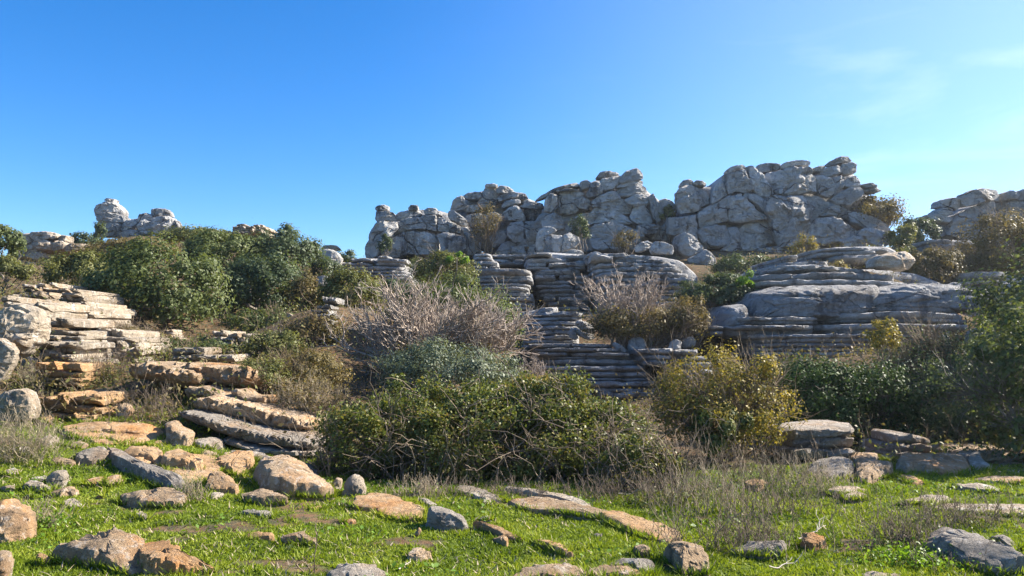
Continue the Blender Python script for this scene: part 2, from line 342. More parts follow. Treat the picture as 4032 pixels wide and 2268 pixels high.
YEL = leaf_mat('yellow_autumn_leaves', [(.07, .08, .024), (.15, .14, .035), (.27, .22, .05), (.38, .285, .055), (.22, .15, .045)], .35, spec=.2, patch=.35, tw=(1.2, 1.2, .55))
BROWN = leaf_mat('brown_scrub_leaves', [(.08, .065, .03), (.16, .13, .055), (.24, .18, .08)], .3, spec=.15)
LIME = leaf_mat('fresh_green_leaves', [(.07, .15, .015), (.14, .25, .02), (.21, .31, .035)], .4)
IVY = leaf_mat('ivy_leaves', [(.025, .048, .018), (.06, .10, .03), (.11, .16, .05)], .25, .5, .1, .4)
GRASS = leaf_mat('turf_blades', [(.06, .10, .010), (.145, .20, .016), (.24, .29, .028), (.36, .35, .08)], .35, .6, .2, .65, (1.25, 1.25, .5))
def bark_mat(name, a, b_):
    m, nt, b, o = newmat(name); g = nt.nodes.new('ShaderNodeNewGeometry')
    nt.links.new(mixc(nt, g.outputs['Random Per Island'], a, b_), b.inputs['Base Color']); b.inputs['Roughness'].default_value = .85; return m
BARK = bark_mat('grey_bark', (.10, .085, .07), (.20, .17, .14))
TWIG = bark_mat('mauve_grey_twigs', (.23, .18, .14), (.43, .35, .285))
TWIGB = bark_mat('brown_twigs', (.12, .085, .055), (.26, .19, .12))
CANE = bark_mat('dry_bramble_canes', (.085, .062, .043), (.24, .18, .125))
STRAW = bark_mat('dry_straw_stems', (.22, .17, .11), (.42, .34, .23))
DEAD = bark_mat('bleached_dead_wood', (.32, .28, .23), (.42, .37, .32))
def ground_mat():
    m, nt, b, o = newmat('turf_and_soil')
    soil = mixc(nt, rng(nt, nnoise(nt, 3, 6), .35, .65), (.11, .062, .034), (.21, .13, .072))
    litter = mixc(nt, rng(nt, nnoise(nt, 9, 5), .4, .6), soil, (.09, .08, .05))
    turf = mixc(nt, rng(nt, nnoise(nt, 6, 6), .35, .65), (.05, .08, .012), (.12, .16, .022))
    sep = nt.nodes.new('ShaderNodeSeparateXYZ'); nt.links.new(nt.nodes.new('ShaderNodeNewGeometry').outputs['Position'], sep.inputs[0])
    edge = mul(nt, sep.outputs['Y'], mul(nt, nnoise(nt, .8, 4), 3.0), 'ADD')
    f = rng(nt, edge, 12.6, 11.2); at_ = nt.nodes.new('ShaderNodeAttribute'); at_.attribute_name = 'soil'; f = mul(nt, f, rng(nt, at_.outputs['Fac'], 1, 0))
    c = mixc(nt, f, litter, turf); nt.links.new(c, b.inputs['Base Color']); b.inputs['Roughness'].default_value = .95; b.inputs['Specular IOR Level'].default_value = .1
    bp = nt.nodes.new('ShaderNodeBump'); bp.inputs['Strength'].default_value = .8; bp.inputs['Distance'].default_value = .05
    nt.links.new(nnoise(nt, 14, 7, .7), bp.inputs['Height']); nt.links.new(bp.outputs[0], b.inputs['Normal']); return m
GROUND = ground_mat()
# ---------------------------------------------------------------- crags: outlines of their blocks (pixels of the photograph), then real depth
CRAGS = [
 dict(name='rock_crag', label='low grey crag with a balanced boulder on its left shoulder', fr='2', Y=36, k=.5,
  core=[(300,620),(350,520),(480,470),(560,430),(640,430),(760,420),(880,450),(1000,540),(1100,640),(1080,770),(300,780)], blocks=[
  [(333,410),(345,392),(400,386),(428,395),(425,425),(385,432),(335,425)], [(335,425),(385,430),(430,425),(468,445),(488,490),(478,505),(400,512),(345,514),(332,480)],
  [(345,515),(480,505),(500,560),(440,620),(400,640),(365,700),(340,760),(262,760),(258,690),(290,620),(305,570)],
  [(480,470),(500,440),(560,425),(640,420),(665,450),(640,475),(560,485),(490,505)], [(570,410),(590,388),(640,392),(642,425),(600,430),(572,425)],
  [(385,600),(400,520),(530,490),(560,470),(640,468),(690,500),(705,545),(690,562),(600,568),(500,592),(480,612),(420,628)],
  [(365,680),(430,630),(480,605),(548,578),(552,660),(550,740),(490,768),(400,765),(368,720)],
  [(552,578),(600,568),(690,572),(760,600),(795,650),(797,715),(720,742),(600,748),(553,742),(556,660)],
  [(655,470),(690,455),(772,460),(775,520),(780,578),(710,567),(700,530)], [(776,462),(850,490),(858,540),(872,582),(790,582),(779,530)],
  [(850,500),(920,530),(945,560),(945,592),(880,588),(855,545)], [(765,592),(830,582),(900,588),(960,602),(990,640),(985,690),(960,732),(880,738),(810,728),(790,650)],
  [(680,430),(720,405),(770,410),(800,440),(812,462),(740,460),(690,457)], [(860,430),(890,420),(930,450),(985,490),(1005,530),(960,537),(925,522),(870,492),(850,460)],
  [(940,540),(990,545),(1030,580),(1070,640),(1085,700),(1060,755),(990,745),(985,680),(990,620),(950,570)], [(1020,570),(1060,560),(1105,580),(1130,620),(1120,655),(1070,640),(1040,610)]]),
 dict(name='rock_crag', label='jumbled grey crag of small cracked blocks behind the bare crag shrub', fr='2', Y=38, k=.5,
  core=[(880,440),(900,350),(970,320),(1100,290),(1200,250),(1320,290),(1430,350),(1550,400),(1560,660),(1480,740),(1200,760),(1050,700),(980,560)], blocks=[
  [(868,425),(890,350),(920,325),(965,318),(985,360),(990,402),(960,422),(900,432)], [(955,330),(990,305),(1040,295),(1090,290),(1100,330),(1060,352),(1000,347)],
  [(965,412),(1010,390),(1070,385),(1080,422),(1040,442),(980,442)], [(1065,380),(1080,330),(1100,290),(1120,260),(1170,250),(1200,290),(1215,330),(1205,380),(1150,422),(1080,412)],
  [(1120,250),(1130,236),(1190,234),(1215,245),(1200,262),(1140,260)], [(1200,270),(1230,248),(1290,250),(1325,275),(1320,302),(1260,312),(1205,302)],
  [(1210,330),(1240,310),(1320,295),(1370,300),(1360,332),(1290,347),(1220,367)], [(1320,330),(1370,300),(1410,305),(1435,342),(1400,352),(1340,347)],
  [(1235,397),(1270,355),(1330,345),(1375,352),(1380,380),(1320,392),(1250,412)], [(1380,367),(1420,350),(1450,360),(1445,387),(1400,392)],
  [(1370,402),(1440,360),(1540,370),(1552,402),(1500,422),(1430,412)], [(1250,442),(1300,400),(1350,388),(1385,420),(1415,470),(1410,504),(1330,504),(1260,492)],
  [(1400,422),(1450,405),(1530,420),(1537,480),(1520,504),(1430,498),(1410,460)], [(985,470),(1040,450),(1100,445),(1130,500),(1120,555),(1060,562),(1010,542),(980,502)],
  [(1105,450),(1200,440),(1245,470),(1232,522),(1190,560),(1130,560)], [(1280,545),(1310,510),(1400,500),(1410,580),(1400,652),(1330,654),(1280,612)],
  [(1405,502),(1520,496),(1528,560),(1500,642),(1420,652),(1412,580)], [(1190,740),(1240,660),(1300,640),(1350,660),(1340,745),(1230,755)],
  [(1150,640),(1190,590),(1270,560),(1290,620),(1260,660),(1190,700)], [(1350,655),(1400,630),(1462,630),(1472,672),(1440,695),(1360,690)],
  [(1310,690),(1370,680),(1405,685),(1427,752),(1380,778),(1315,768)], [(1200,765),(1240,742),(1300,742),(1320,782),(1290,804),(1220,804)],
  [(1258,794),(1290,780),(1306,822),(1270,824)], [(1320,792),(1390,780),(1406,822),(1396,838),(1320,834)], [(1425,700),(1470,690),(1500,730),(1470,745),(1430,740)]]),
 dict(name='rock_crag', label='tall grey crag of stacked rounded blocks with a leaning prow at its top', fr='2', Y=36, k=.5,
  core=[(1540,420),(1600,300),(1800,260),(1920,200),(2080,170),(2230,230),(2290,310),(2400,400),(2520,480),(2540,700),(2300,740),(1900,740),(1560,760),(1420,760),(1430,580)], blocks=[
  [(1553,352),(1590,300),(1640,310),(1645,402),(1600,444),(1550,424)], [(1640,350),(1650,290),(1700,272),(1770,275),(1830,300),(1825,332),(1765,342),(1772,402),(1800,422),(1740,462),(1660,458),(1645,402)],
  [(1770,347),(1820,325),(1880,345),(1887,392),(1850,424),(1800,414),(1765,382)], [(1480,352),(1530,312),(1600,288),(1720,268),(1830,285),(1750,285),(1640,298),(1560,312),(1500,350)],
  [(1500,340),(1600,280),(1700,245),(1790,218),(1812,252),(1700,268),(1590,292)], [(1800,252),(1810,215),(1860,210),(1885,230),(1872,268),(1820,283)],
  [(1850,312),(1880,250),(1910,215),(1950,225),(1972,270),(1962,312),(1920,333),(1870,338)], [(1920,192),(1950,150),(2010,142),(2080,150),(2092,166),(2050,182),(1960,197)],
  [(1945,242),(1960,195),(2060,180),(2097,170),(2082,242),(2040,278),(1980,288)], [(2075,222),(2100,180),(2160,130),(2220,120),(2255,150),(2258,202),(2200,217),(2140,228),(2090,243)],
  [(2065,262),(2090,240),(2150,215),(2230,205),(2260,215),(2257,247),(2180,248),(2120,263)], [(2065,302),(2080,265),(2130,250),(2230,240),(2282,260),(2287,297),(2240,313),(2150,333),(2090,333)],
  [(1885,362),(1920,330),(2000,295),(2060,280),(2102,337),(2040,363),(1960,378),(1900,383)], [(1885,402),(1960,375),(2060,350),(2120,335),(2142,370),(2182,402),(2160,453),(2080,453),(1980,423)],
  [(2125,347),(2180,320),(2260,300),(2302,320),(2307,372),(2280,403),(2200,403),(2150,383)], [(2160,472),(2190,400),(2260,390),(2312,430),(2342,502),(2320,528),(2220,528),(2170,502)],
  [(2295,332),(2330,300),(2347,330),(2352,350),(2387,370),(2402,420),(2402,482),(2370,513),(2330,482),(2310,402)], [(2370,352),(2420,338),(2470,355),(2497,400),(2490,433),(2400,425)],
  [(1755,482),(1800,450),(1880,440),(1900,405),(1960,395),(2030,410),(2090,440),(2150,480),(2182,522),(2100,533),(2000,518),(1900,523),(1870,538),(1850,492)],
  [(1528,502),(1560,450),(1620,440),(1667,460),(1692,520),(1697,562),(1640,578),(1560,573),(1530,542)], [(1880,562),(1920,530),(2000,520),(2080,520),(2170,540),(2240,580),(2262,620),(2230,683),(2180,713),(2080,723),(1960,718),(1890,693)],
  [(2220,532),(2300,525),(2372,535),(2352,592),(2290,608),(2230,583)], [(2300,602),(2330,560),(2400,540),(2450,490),(2520,480),(2580,500),(2590,640),(2450,663),(2400,643),(2330,633)]]),
 dict(name='rock_crag', label='massive grey crag with huge smooth blocks, highest on the skyline at right', fr='3', Y=35, k=.5,
  core=[(60,460),(80,270),(260,260),(420,150),(620,120),(1000,110),(1200,120),(1340,180),(1380,300),(1560,540),(1400,670),(900,700),(300,720),(-40,640)], blocks=[
  [(45,342),(55,290),(90,260),(150,245),(230,250),(270,270),(292,332),(287,382),(240,403),(190,433),(130,453),(70,458),(50,402)],
  [(82,232),(100,210),(145,202),(167,215),(162,248),(120,253),(85,253)], [(165,227),(190,213),(240,213),(267,235),(257,253),(180,248)],
  [(298,332),(310,260),(340,220),(385,200),(407,250),(412,322),(360,353),(300,383)], [(400,162),(430,145),(550,125),(562,180),(592,240),(607,272),(560,303),(480,293),(420,313),(405,242)],
  [(410,142),(440,110),(520,98),(550,115),(547,132),(470,132),(425,157)], [(555,112),(600,100),(640,130),(682,170),(682,202),(722,252),(742,312),(700,333),(640,323),(600,272),(575,212)],
  [(625,142),(650,90),(720,85),(802,92),(797,127),(720,153),(640,158)], [(685,192),(720,150),(800,130),(900,110),(1000,120),(1042,160),(1062,232),(1062,292),(1000,293),(880,313),(760,328),(742,312),(722,242)],
  [(805,122),(830,80),(900,66),(1000,68),(1014,85),(1012,102),(900,110),(820,127)], [(1040,162),(1100,165),(1165,195),(1184,252),(1172,312),(1140,338),(1070,312),(1060,232)],
  [(1025,127),(1070,110),(1120,100),(1132,110),(1080,152),(1040,152)], [(1110,112),(1160,70),(1220,40),(1290,35),(1320,60),(1312,77),(1240,87),(1160,107)],
  [(1075,157),(1130,115),(1220,100),(1242,130),(1232,162),(1160,183),(1100,178)], [(1235,132),(1240,90),(1310,80),(1342,100),(1342,152),(1310,168),(1250,168)],
  [(1165,192),(1240,175),(1282,200),(1262,242),(1210,293),(1170,333),(1185,252)], [(1270,202),(1340,170),(1370,200),(1372,252),(1300,268),(1250,253)],
  [(1165,342),(1220,290),(1300,265),(1370,260),(1392,300),(1362,342),(1290,388),(1200,383)], [(1370,242),(1440,228),(1497,245),(1482,267),(1400,267)], [(1380,272),(1480,265),(1532,285),(1470,302),(1400,292)],
  [(205,462),(230,410),(300,390),(360,360),(418,325),(422,420),(418,502),(330,523),(280,548),(210,553)], [(420,325),(520,310),(535,340),(600,380),(640,430),(692,460),(692,492),(640,493),(520,513),(424,503)],
  [(525,322),(550,298),(620,305),(680,340),(695,402),(670,443),(620,393),(570,348)], [(195,582),(230,555),(330,530),(400,535),(440,580),(457,632),(420,673),(340,693),(280,693),(220,653)],
  [(498,562),(530,520),(600,500),(680,495),(730,540),(754,622),(740,668),(640,693),(560,723),(510,693)], [(420,547),(500,540),(515,702),(440,723),(360,713),(440,662)],
  [(687,352),(760,330),(900,315),(980,310),(1060,400),(1012,482),(1017,542),(980,603),(900,693),(780,703),(750,622),(720,532),(690,482)],
  [(980,312),(1100,340),(1200,380),(1300,420),(1292,502),(1250,483),(1150,468),(1060,473),(1015,522),(1000,422)],
  [(1015,522),(1060,480),(1150,470),(1230,490),(1300,540),(1357,572),(1332,622),(1240,663),(1100,673),(960,658),(980,602)],
  [(1290,432),(1380,440),(1500,490),(1570,540),(1602,577),(1500,563),(1400,553),(1310,513)], [(-10,482),(60,475),(200,450),(207,562),(202,643),(130,623),(-10,603)],
  [(1238,662),(1250,640),(1320,610),(1415,605),(1427,652),(1412,693),(1330,698),(1250,698)], [(1350,602),(1390,565),(1450,545),(1520,570),(1590,600),(1622,652),(1580,673),(1500,693),(1430,653),(1415,607)],
  [(320,690),(420,715),(560,722),(640,695),(760,690),(900,690),(960,660),(1100,675),(1240,665),(1230,720),(900,760),(500,770),(330,740)]]),
 dict(name='rock_crag', label='far grey crag at the right edge with a long flat capping block', fr='3', Y=31, k=.3,
  core=[(1960,560),(2010,480),(2100,400),(2300,350),(2500,340),(2800,330),(2800,760),(2200,760)], blocks=[
  [(1930,402),(1945,350),(2010,338),(2085,340),(2092,402),(2060,428),(1990,408)], [(1920,432),(1950,408),(2010,420),(2027,452),(1980,470),(1925,458)],
  [(2090,372),(2095,310),(2200,275),(2290,262),(2380,270),(2407,312),(2402,353),(2300,358),(2200,388),(2110,403)], [(2400,302),(2460,282),(2502,310),(2492,348),(2410,353)],
  [(2500,302),(2540,275),(2640,265),(2700,300),(2690,365),(2510,355)], [(1975,565),(2010,500),(2080,440),(2180,400),(2300,365),(2330,500),(2300,640),(2100,640),(1990,605)],
  [(2305,365),(2500,355),(2700,370),(2720,560),(2640,680),(2310,690)], [(1840,462),(1900,450),(2042,480),(2000,523),(1880,503)]]),
 dict(name='rock_tower', label='tall hooded rock tower with round pillars beside it on the left skyline', fr='1', Y=45, k=.25,
  core=[(720,420),(730,290),(800,240),(880,290),(960,330),(1060,320),(1180,300),(1260,330),(1320,420)], blocks=[
  [(690,242),(700,200),(750,195),(790,190),(862,200),(882,217),(872,252),(760,263),(710,288),(695,283)], [(765,167),(790,152),(847,160),(842,187),(800,183)],
  [(755,197),(770,175),(847,185),(882,215),(907,252),(912,283),(870,273),(830,228)], [(718,292),(730,265),(800,258),(880,265),(912,290),(922,328),(860,333),(780,323),(730,318)],
  [(703,410),(715,330),(780,320),(862,330),(892,347),(862,393),(820,435),(740,435)], [(880,382),(890,345),(930,310),(970,303),(1007,325),(982,363),(920,393)],
  [(1008,322),(1020,270),(1070,256),(1112,275),(1122,312),(1060,323)], [(985,352),(1010,330),(1060,310),(1122,325),(1127,392),(1080,418),(1020,393)],
  [(1103,272),(1110,235),(1150,222),(1210,225),(1242,255),(1247,283),(1180,278),(1120,293)], [(1113,302),(1180,275),(1247,285),(1264,332),(1247,393),(1180,412),(1130,403)],
  [(1250,312),(1285,308),(1312,350),(1322,405),(1250,405)], [(873,455),(900,400),(960,378),(1030,385),(1090,455),(980,470)], [(1108,435),(1170,405),(1262,405),(1245,445)],
  [(1308,395),(1340,375),(1402,400),(1380,425),(1330,420)], [(818,435),(850,395),(897,395),(887,445)], [(1270,420),(1300,400),(1350,410),(1340,440),(1290,445)]]),
 dict(name='rock_crag', label='low pale crag of broken blocks left of the hooded rock tower', fr='1', Y=38, k=.3,
  core=[(180,520),(250,420),(430,420),(500,470),(560,520),(300,600),(170,600)], blocks=[
  [(173,488),(190,430),(240,400),(267,440),(262,484)], [(230,422),(240,398),(370,392),(430,410),(447,442),(360,454),(270,454)], [(258,484),(280,450),(360,450),(392,480),(392,524),(300,529)],
  [(393,514),(410,470),(470,460),(497,490),(482,524),(420,534)], [(148,584),(190,500),(290,470),(337,490),(342,544),(260,584)], [(440,444),(470,420),(512,425),(507,469),(450,464)],
  [(488,514),(540,480),(632,480),(602,524),(520,544)], [(228,574),(280,540),(330,545),(342,584),(290,604)], [(118,644),(150,625),(192,650),(192,694),(150,724),(108,694)],
  [(198,654),(240,610),(300,620),(322,664),(260,694)], [(193,694),(240,680),(247,714),(210,724)], [(100,690),(140,680),(165,730),(130,745)]]),
]
# ---------------------------------------------------------------- bedded outcrops: rows (x left, x right, y top, y bottom[, sag at the ends, rise to the right])
STACKS = [
 dict(label='dark bedded ledges under the low crag with the balanced boulder', fr='2', Y=31, deep=4, sag=6, rows=[
  (330,440,750,770),(140,560,768,797),(60,300,797,824),(305,545,795,824),(20,545,824,858),(120,570,856,882),(250,590,880,906),(330,600,905,936),(350,610,936,968)]),
 dict(label='small leaning pile of thin beds at the top of the central bedded cliff', fr='2', Y=28.5, deep=1.6, sag=5, rows=[
  (1035,1170,732,757),(1030,1180,756,784),(1050,1220,786,826),(1000,1060,784,802),(1000,1230,826,842)]),
 dict(label='bedded pillar with overhanging rounded edges left of the bare shrub on the cliff', fr='2', Y=27, deep=3.5, sag=8, rows=[
  (1020,1470,842,890),(1030,1475,886,924),(1025,1480,916,946),(1030,1460,946,974),(1030,1450,972,1000),(1035,1440,996,1020),(1090,1480,1016,1050),(1180,1490,1046,1086),(1230,1490,1086,1120),(1250,1480,1116,1152)]),
 dict(label='wide wall of even beds between the overhanging pillar and the bare shrub', fr='2', Y=29, deep=4, sag=6, rows=[
  (1410,1620,725,752),(1680,1945,742,778),(1410,1760,766,802),(1750,1950,780,812),(1420,1860,797,832),(1410,1860,830,850),(1470,1830,846,892),(1470,1900,890,930),(1480,1900,926,960),(1480,1900,960,990),(1490,1880,990,1020),(1500,1880,1020,1050),(1540,1880,1046,1082),(1550,1890,1080,1116),(1600,1900,1114,1152)]),
 dict(label='curving dark beds falling away right behind the bare cliff shrub', fr='2', Y=27.5, deep=4, sag=16, rows=[
  (1860,1985,716,748),(2030,2190,727,772),(2120,2350,740,786),(2130,2500,772,806),(2180,2560,796,832),(2190,2590,826,866),(2200,2630,862,906),(2200,2650,906,950),(2250,2640,950,990),(2280,2630,990,1032),(2250,2600,1036,1080),(2200,2580,1080,1122),(2250,2560,1120,1162)]),
 dict(label='long thin ledges running under the crags above the central bedded cliff', fr='2', Y=31.5, deep=4, sag=3, recede=.12, rows=[
  (1080,1560,742,764),(1150,1700,760,780),(1060,1660,778,800),(1180,1500,796,820),(1520,2140,748,770),(1600,2200,768,792),(1560,2150,790,814),(1820,2200,812,842),(1800,2220,840,872),(1830,2240,870,904),(1840,2250,902,940)]),
 dict(label='tilted stack of wavy beds beside the two leaning rounded stones', fr='2', Y=22, deep=2.5, sag=8, rows=[
  (1350,1665,1130,1190,4,48),(1440,1850,1155,1196,10,6),(1430,1780,1190,1228,6,14),(1420,1765,1224,1260,6,14),(1410,1755,1258,1296,6,14),(1400,1745,1292,1330,5,12),(1395,1740,1326,1360,4,8)]),
 dict(label='broad stair of straight grey beds behind the bramble thicket', fr='D', Y=18.2, deep=3, sag=1.5, recede=.16, rows=[
  (1335,1545,866,876),(1345,1570,876,887),(1350,1590,887,898),(1355,1602,898,905),(1355,1615,905,921),(1355,1635,921,936),(1358,1640,936,952),(1360,1645,952,960),(1362,1660,961,978),(1380,1662,978,990),(1420,1665,990,1006),(1450,1665,1006,1024)]),
 dict(label='short bedded blocks between the straight stair and the big dome', fr='D', Y=18.6, deep=2, sag=1.5, recede=.1, rows=[(1600,1700,878,894),(1608,1695,894,908),(1620,1690,908,922),(1690,1760,880,896),(1700,1790,896,912),(1710,1800,912,930)]),
 dict(label='flat thin beds above the big bedded dome under the massive crag', fr='c', Y=24, deep=4, sag=5, recede=.2, rows=[
  (940,1430,50,80,3,14),(960,1475,78,112,3,14),(705,835,110,136),(700,830,136,162),(1080,1500,106,152,3,14),(1380,1560,62,84),(640,1100,160,200,4,22)]),
 dict(label='big bedded dome with a smooth rounded flank at the right of the cliff', fr='c', Y=19.2, deep=4.5, sag=26, recede=.03, rows=[
  (590,1130,178,220,12,20,3.0),(580,1310,194,236,16,12,2.8),(560,1480,214,252,20,4,2.6),(425,1705,240,300,34,-4,2.2),(385,1810,296,345,30,-4,1.8),
  (1110,2150,470,520,40,0,.75),(1065,2215,510,556,36,0,.5),(1045,2240,548,604,32,0,.3)],
  blocks=[[(272,640),(285,560),(320,480),(390,405),(560,366),(900,345),(1330,338),(1360,440),(1300,560),(1240,640)], [(100,700),(106,640),(130,560),(190,510),(312,490),(335,600),(310,700)],
   [(1080,560),(1100,470),(1200,400),(1400,352),(1700,335),(1900,350),(2060,400),(2160,470),(2200,560)]],
  low=[(270,1070,590,626,4,0,.3),(265,1065,622,656,4,0,.25),(260,1040,655,692,4,0,.2),(260,1010,692,738,4,0,.15),(105,280,662,692,3,0,.4),(140,260,700,732,3,0,.4),(1030,2270,602,640,12,0,.2),(970,2285,642,694,10,0,.1),(1000,2180,692,724,8,0,.05),
   (430,2130,724,758,8),(515,1950,757,796,6),(480,1800,796,827,4),(480,1700,827,866,4),(460,1700,866,906,4),(560,1700,906,941,4),(560,1700,941,976,3),(640,1700,976,1004,3)]),
 dict(label='small bedded shelf at the right edge behind the dome', fr='3', Y=23, deep=3, sag=5, recede=.12, rows=[(2085,2505,866,930,5,16),(2105,2440,930,962,4,8),(2120,2430,962,1000,4,6),(2130,2420,1000,1050,4,4),(2160,2400,1050,1120),(2200,2420,1120,1200)]),
 dict(label='dark ledge below the far right crag', fr='3', Y=28, deep=3, sag=4, rows=[(1850,2110,632,664,3,6),(1880,2120,664,696,3,6),(1860,2150,696,730)]),
]
LIT = [   # sunlit bedded rocks on the left slope
 dict(label='sunlit heap of thin cream beds at the far left below the evergreens', fr='a', Y=17, deep=1.8, sag=5, mat='PALE', rows=[
  (160,345,38,64),(150,355,62,90),(100,335,90,126),(60,240,118,150),(210,400,104,146),(90,215,128,182),(215,400,142,196),(380,430,30,60)]),
 dict(label='stepped cream beds left of the big olive evergreen', fr='a', Y=16, deep=1.8, sag=6, mat='PALE', rows=[
  (430,615,72,104),(445,612,102,134),(420,660,134,178),(470,672,174,214),(430,722,212,262,8),(350,560,190,238),(380,560,236,292,6),(510,715,250,296),(560,728,196,236),(460,705,296,336),(540,700,336,372)]),
 dict(label='tan stepped ledges beside the big white boulder at the left edge', fr='a', Y=13.5, deep=1.6, sag=4, mat='PALE', rows=[
  (0,130,142,182),(0,135,180,236),(180,340,168,240),(300,480,296,332),(300,460,330,372),(450,545,312,368),(300,622,396,440,5),(330,625,436,470),(280,645,476,560,8),(290,480,560,640,8),(430,600,570,660,8),(160,330,236,300,6)]),
 dict(label='cream boulder pile of flat layers in the dry scrub, centre left', fr='a', Y=14.5, deep=1.5, sag=8, mat='PALE', rows=[
  (720,978,386,452,12),(738,1040,450,492,8),(745,1078,486,530,8),(770,1092,520,590,10),(580,900,560,650,16,-20),(780,1060,580,650,10)]),
 dict(label='ochre ledge of thin layers above the flat-topped ochre block', fr='a', Y=11.7, deep=1.0, sag=3, mat='WARM', rows=[(240,645,664,722,4,4),(262,640,718,768,4),(250,610,768,802,3),(262,600,802,838,3)]),
 dict(label='flat-topped ochre block in two steps beside the rounded white boulder', fr='a', Y=10.4, deep=1.2, sag=3, mat='WARM', rows=[(262,800,905,990,4,-50),(290,795,985,1050,4,-44),(300,720,1045,1105,4,-30)]),
 dict(label='cream and tan steps climbing between white boulder and layered pile', fr='a', Y=12.6, deep=1.0, sag=4, mat='PALE', rows=[(300,640,480,536,5),(330,600,530,578,5),(290,560,574,622,5),(330,690,616,664,5)]),
 dict(label='little leaning pile of cream plates below the big evergreen', fr='a', Y=17.5, deep=.5, sag=3, mat='PALE', rows=[(1280,1345,390,412),(1280,1350,412,432),(1290,1360,432,454),(1295,1385,454,480),(1305,1405,480,506),(1315,1420,506,536)]),
 dict(label='bedded block with a vertical split, half covered by green scrub', fr='a', Y=15.5, deep=1.2, sag=3, mat='PALE', rows=[
  (1650,1762,408,446),(1764,1972,418,464),(1640,1822,450,486),(1640,1826,488,526),(1660,1822,528,560),(1680,1822,562,590),(1832,1972,464,502),(1836,1955,502,540),(1830,1950,540,590)]),
 dict(label='two flat cream slabs lying behind the big twin slabs', fr='a', Y=13.2, deep=.8, sag=4, mat='PALE', rows=[(1308,1600,534,594,6,8),(1310,1482,592,642,4),(1480,1832,588,640,6,-14)]),
 dict(label='small cream beds showing between two evergreens', fr='1', Y=23, deep=1, sag=2, mat='PALE', rows=[(1335,1480,698,714),(1338,1484,714,732),(1345,1500,732,750)]),
 dict(label='banded cream knobs on the skyline between the evergreens', fr='1', Y=37, deep=2, sag=5, mat='PALE', rows=[
  (1700,1790,335,350),(1680,1812,350,368),(1665,1810,367,388),(1670,1800,386,412),(1830,1905,338,352),(1812,1930,352,374),(1810,1900,372,402),(1370,1560,364,384,6),(1380,1660,382,412,6)]),
 dict(label='shaded pile of knobbly grey beds left of the bare mauve shrub', fr='b', Y=17, deep=.8, sag=4, mat='BED', rows=[
  (140,246,440,478,6,-14),(90,205,496,520),(40,185,534,560,3,10),(50,200,556,590,3,6),(100,235,560,600),(55,190,590,625),(110,210,610,660),(60,150,640,690)]),
]
# ---------------------------------------------------------------- loose boulders on the cliff and slope
LOOSE, TWIN = [], []
def loose(fr, pts, Y, label, mat=GREY, name='boulder', **k): LOOSE.append((name, src(fr, pts), Y, mat, label, k))
loose('3', [(35,652),(60,600),(110,583),(180,610),(257,692),(232,722),(130,768),(60,722)], 33, 'upper half of the split tilted boulder leaning below the tall crag')
loose('3', [(130,770),(232,725),(262,695),(332,750),(347,802),(310,873),(250,885),(170,833)], 32.6, 'lower half of the split tilted boulder leaning below the tall crag')
loose('3', [(1440,838),(1450,790),(1510,745),(1600,728),(1720,713),(1752,770),(1742,802),(1690,863),(1560,853)], 22.5, 'pale flat-topped block perched right above the big bedded dome', PALE, thick=1.3, tilt=(.2, .9))
loose('2', [(1480,683),(1500,580),(1550,535),(1600,540),(1642,570),(1582,603),(1557,653),(1542,718),(1500,713)], 34, 'narrow upright boulder wedged beside the cleft boulder on the ledge')
loose('2', [(1555,622),(1600,590),(1680,600),(1700,640),(1660,735),(1640,733),(1590,713),(1560,673)], 33.6, 'left half of the cleft boulder on the ledge below the leaning prow')
loose('2', [(1690,640),(1685,600),(1730,580),(1800,610),(1812,652),(1770,693),(1700,713),(1665,733)], 33.6, 'right half of the cleft boulder on the ledge below the leaning prow')
loose('2', [(1690,733),(1750,700),(1820,710),(1842,737),(1760,748),(1700,748)], 31.5, 'flat lens-shaped stone under the cleft boulder on the ledge')
loose('2', [(2200,693),(2240,650),(2300,640),(2342,660),(2300,703),(2260,723),(2210,723)], 33, 'tilted grey wedge at the right foot of the tall stacked crag')
loose('2', [(2310,703),(2350,640),(2420,650),(2482,690),(2482,743),(2400,743),(2330,738)], 32.5, 'blocky grey boulder between the tilted wedge and the split boulder')
loose('2', [(1770,1242),(1790,1215),(1850,1225),(1912,1265),(1922,1302),(1880,1313),(1810,1288)], 21.6, 'upper of the two leaning rounded stones by the tilted beds', thick=.7)
loose('2', [(1753,1288),(1775,1265),(1830,1300),(1902,1320),(1917,1347),(1870,1360),(1800,1330)], 21.5, 'lower of the two leaning rounded stones by the tilted beds', thick=.7)
loose('2', [(1725,1300),(1750,1265),(1775,1310),(1800,1345),(1770,1358),(1730,1340)], 21.4, 'small knobbly stone propping the two leaning rounded stones', thick=.4)
loose('2', [(2148,1402),(2170,1350),(2220,1330),(2270,1345),(2292,1392),(2272,1433),(2200,1450),(2158,1440)], 20, 'round grooved boulder standing on the straight bedded stair', p=2.6)
loose('2', [(2038,1387),(2060,1370),(2110,1400),(2152,1442),(2120,1450),(2060,1413)], 19.6, 'fallen flat stone leaning left of the round grooved boulder', thick=.35)
loose('2', [(2440,1425),(2460,1372),(2510,1348),(2545,1375),(2535,1430),(2500,1446),(2460,1446)], 19.6, 'left of the paired boulders behind the yellow-leaved bush', p=3)
loose('2', [(2535,1385),(2560,1345),(2620,1335),(2650,1365),(2640,1405),(2560,1420)], 19.8, 'right of the paired boulders behind the yellow-leaved bush', p=3)
loose('1', [(2283,605),(2310,560),(2350,525),(2400,518),(2452,545),(2478,592),(2440,640),(2380,660),(2320,650)], 32, 'smooth blue-shaded boulder on the saddle beside the darkest evergreen')
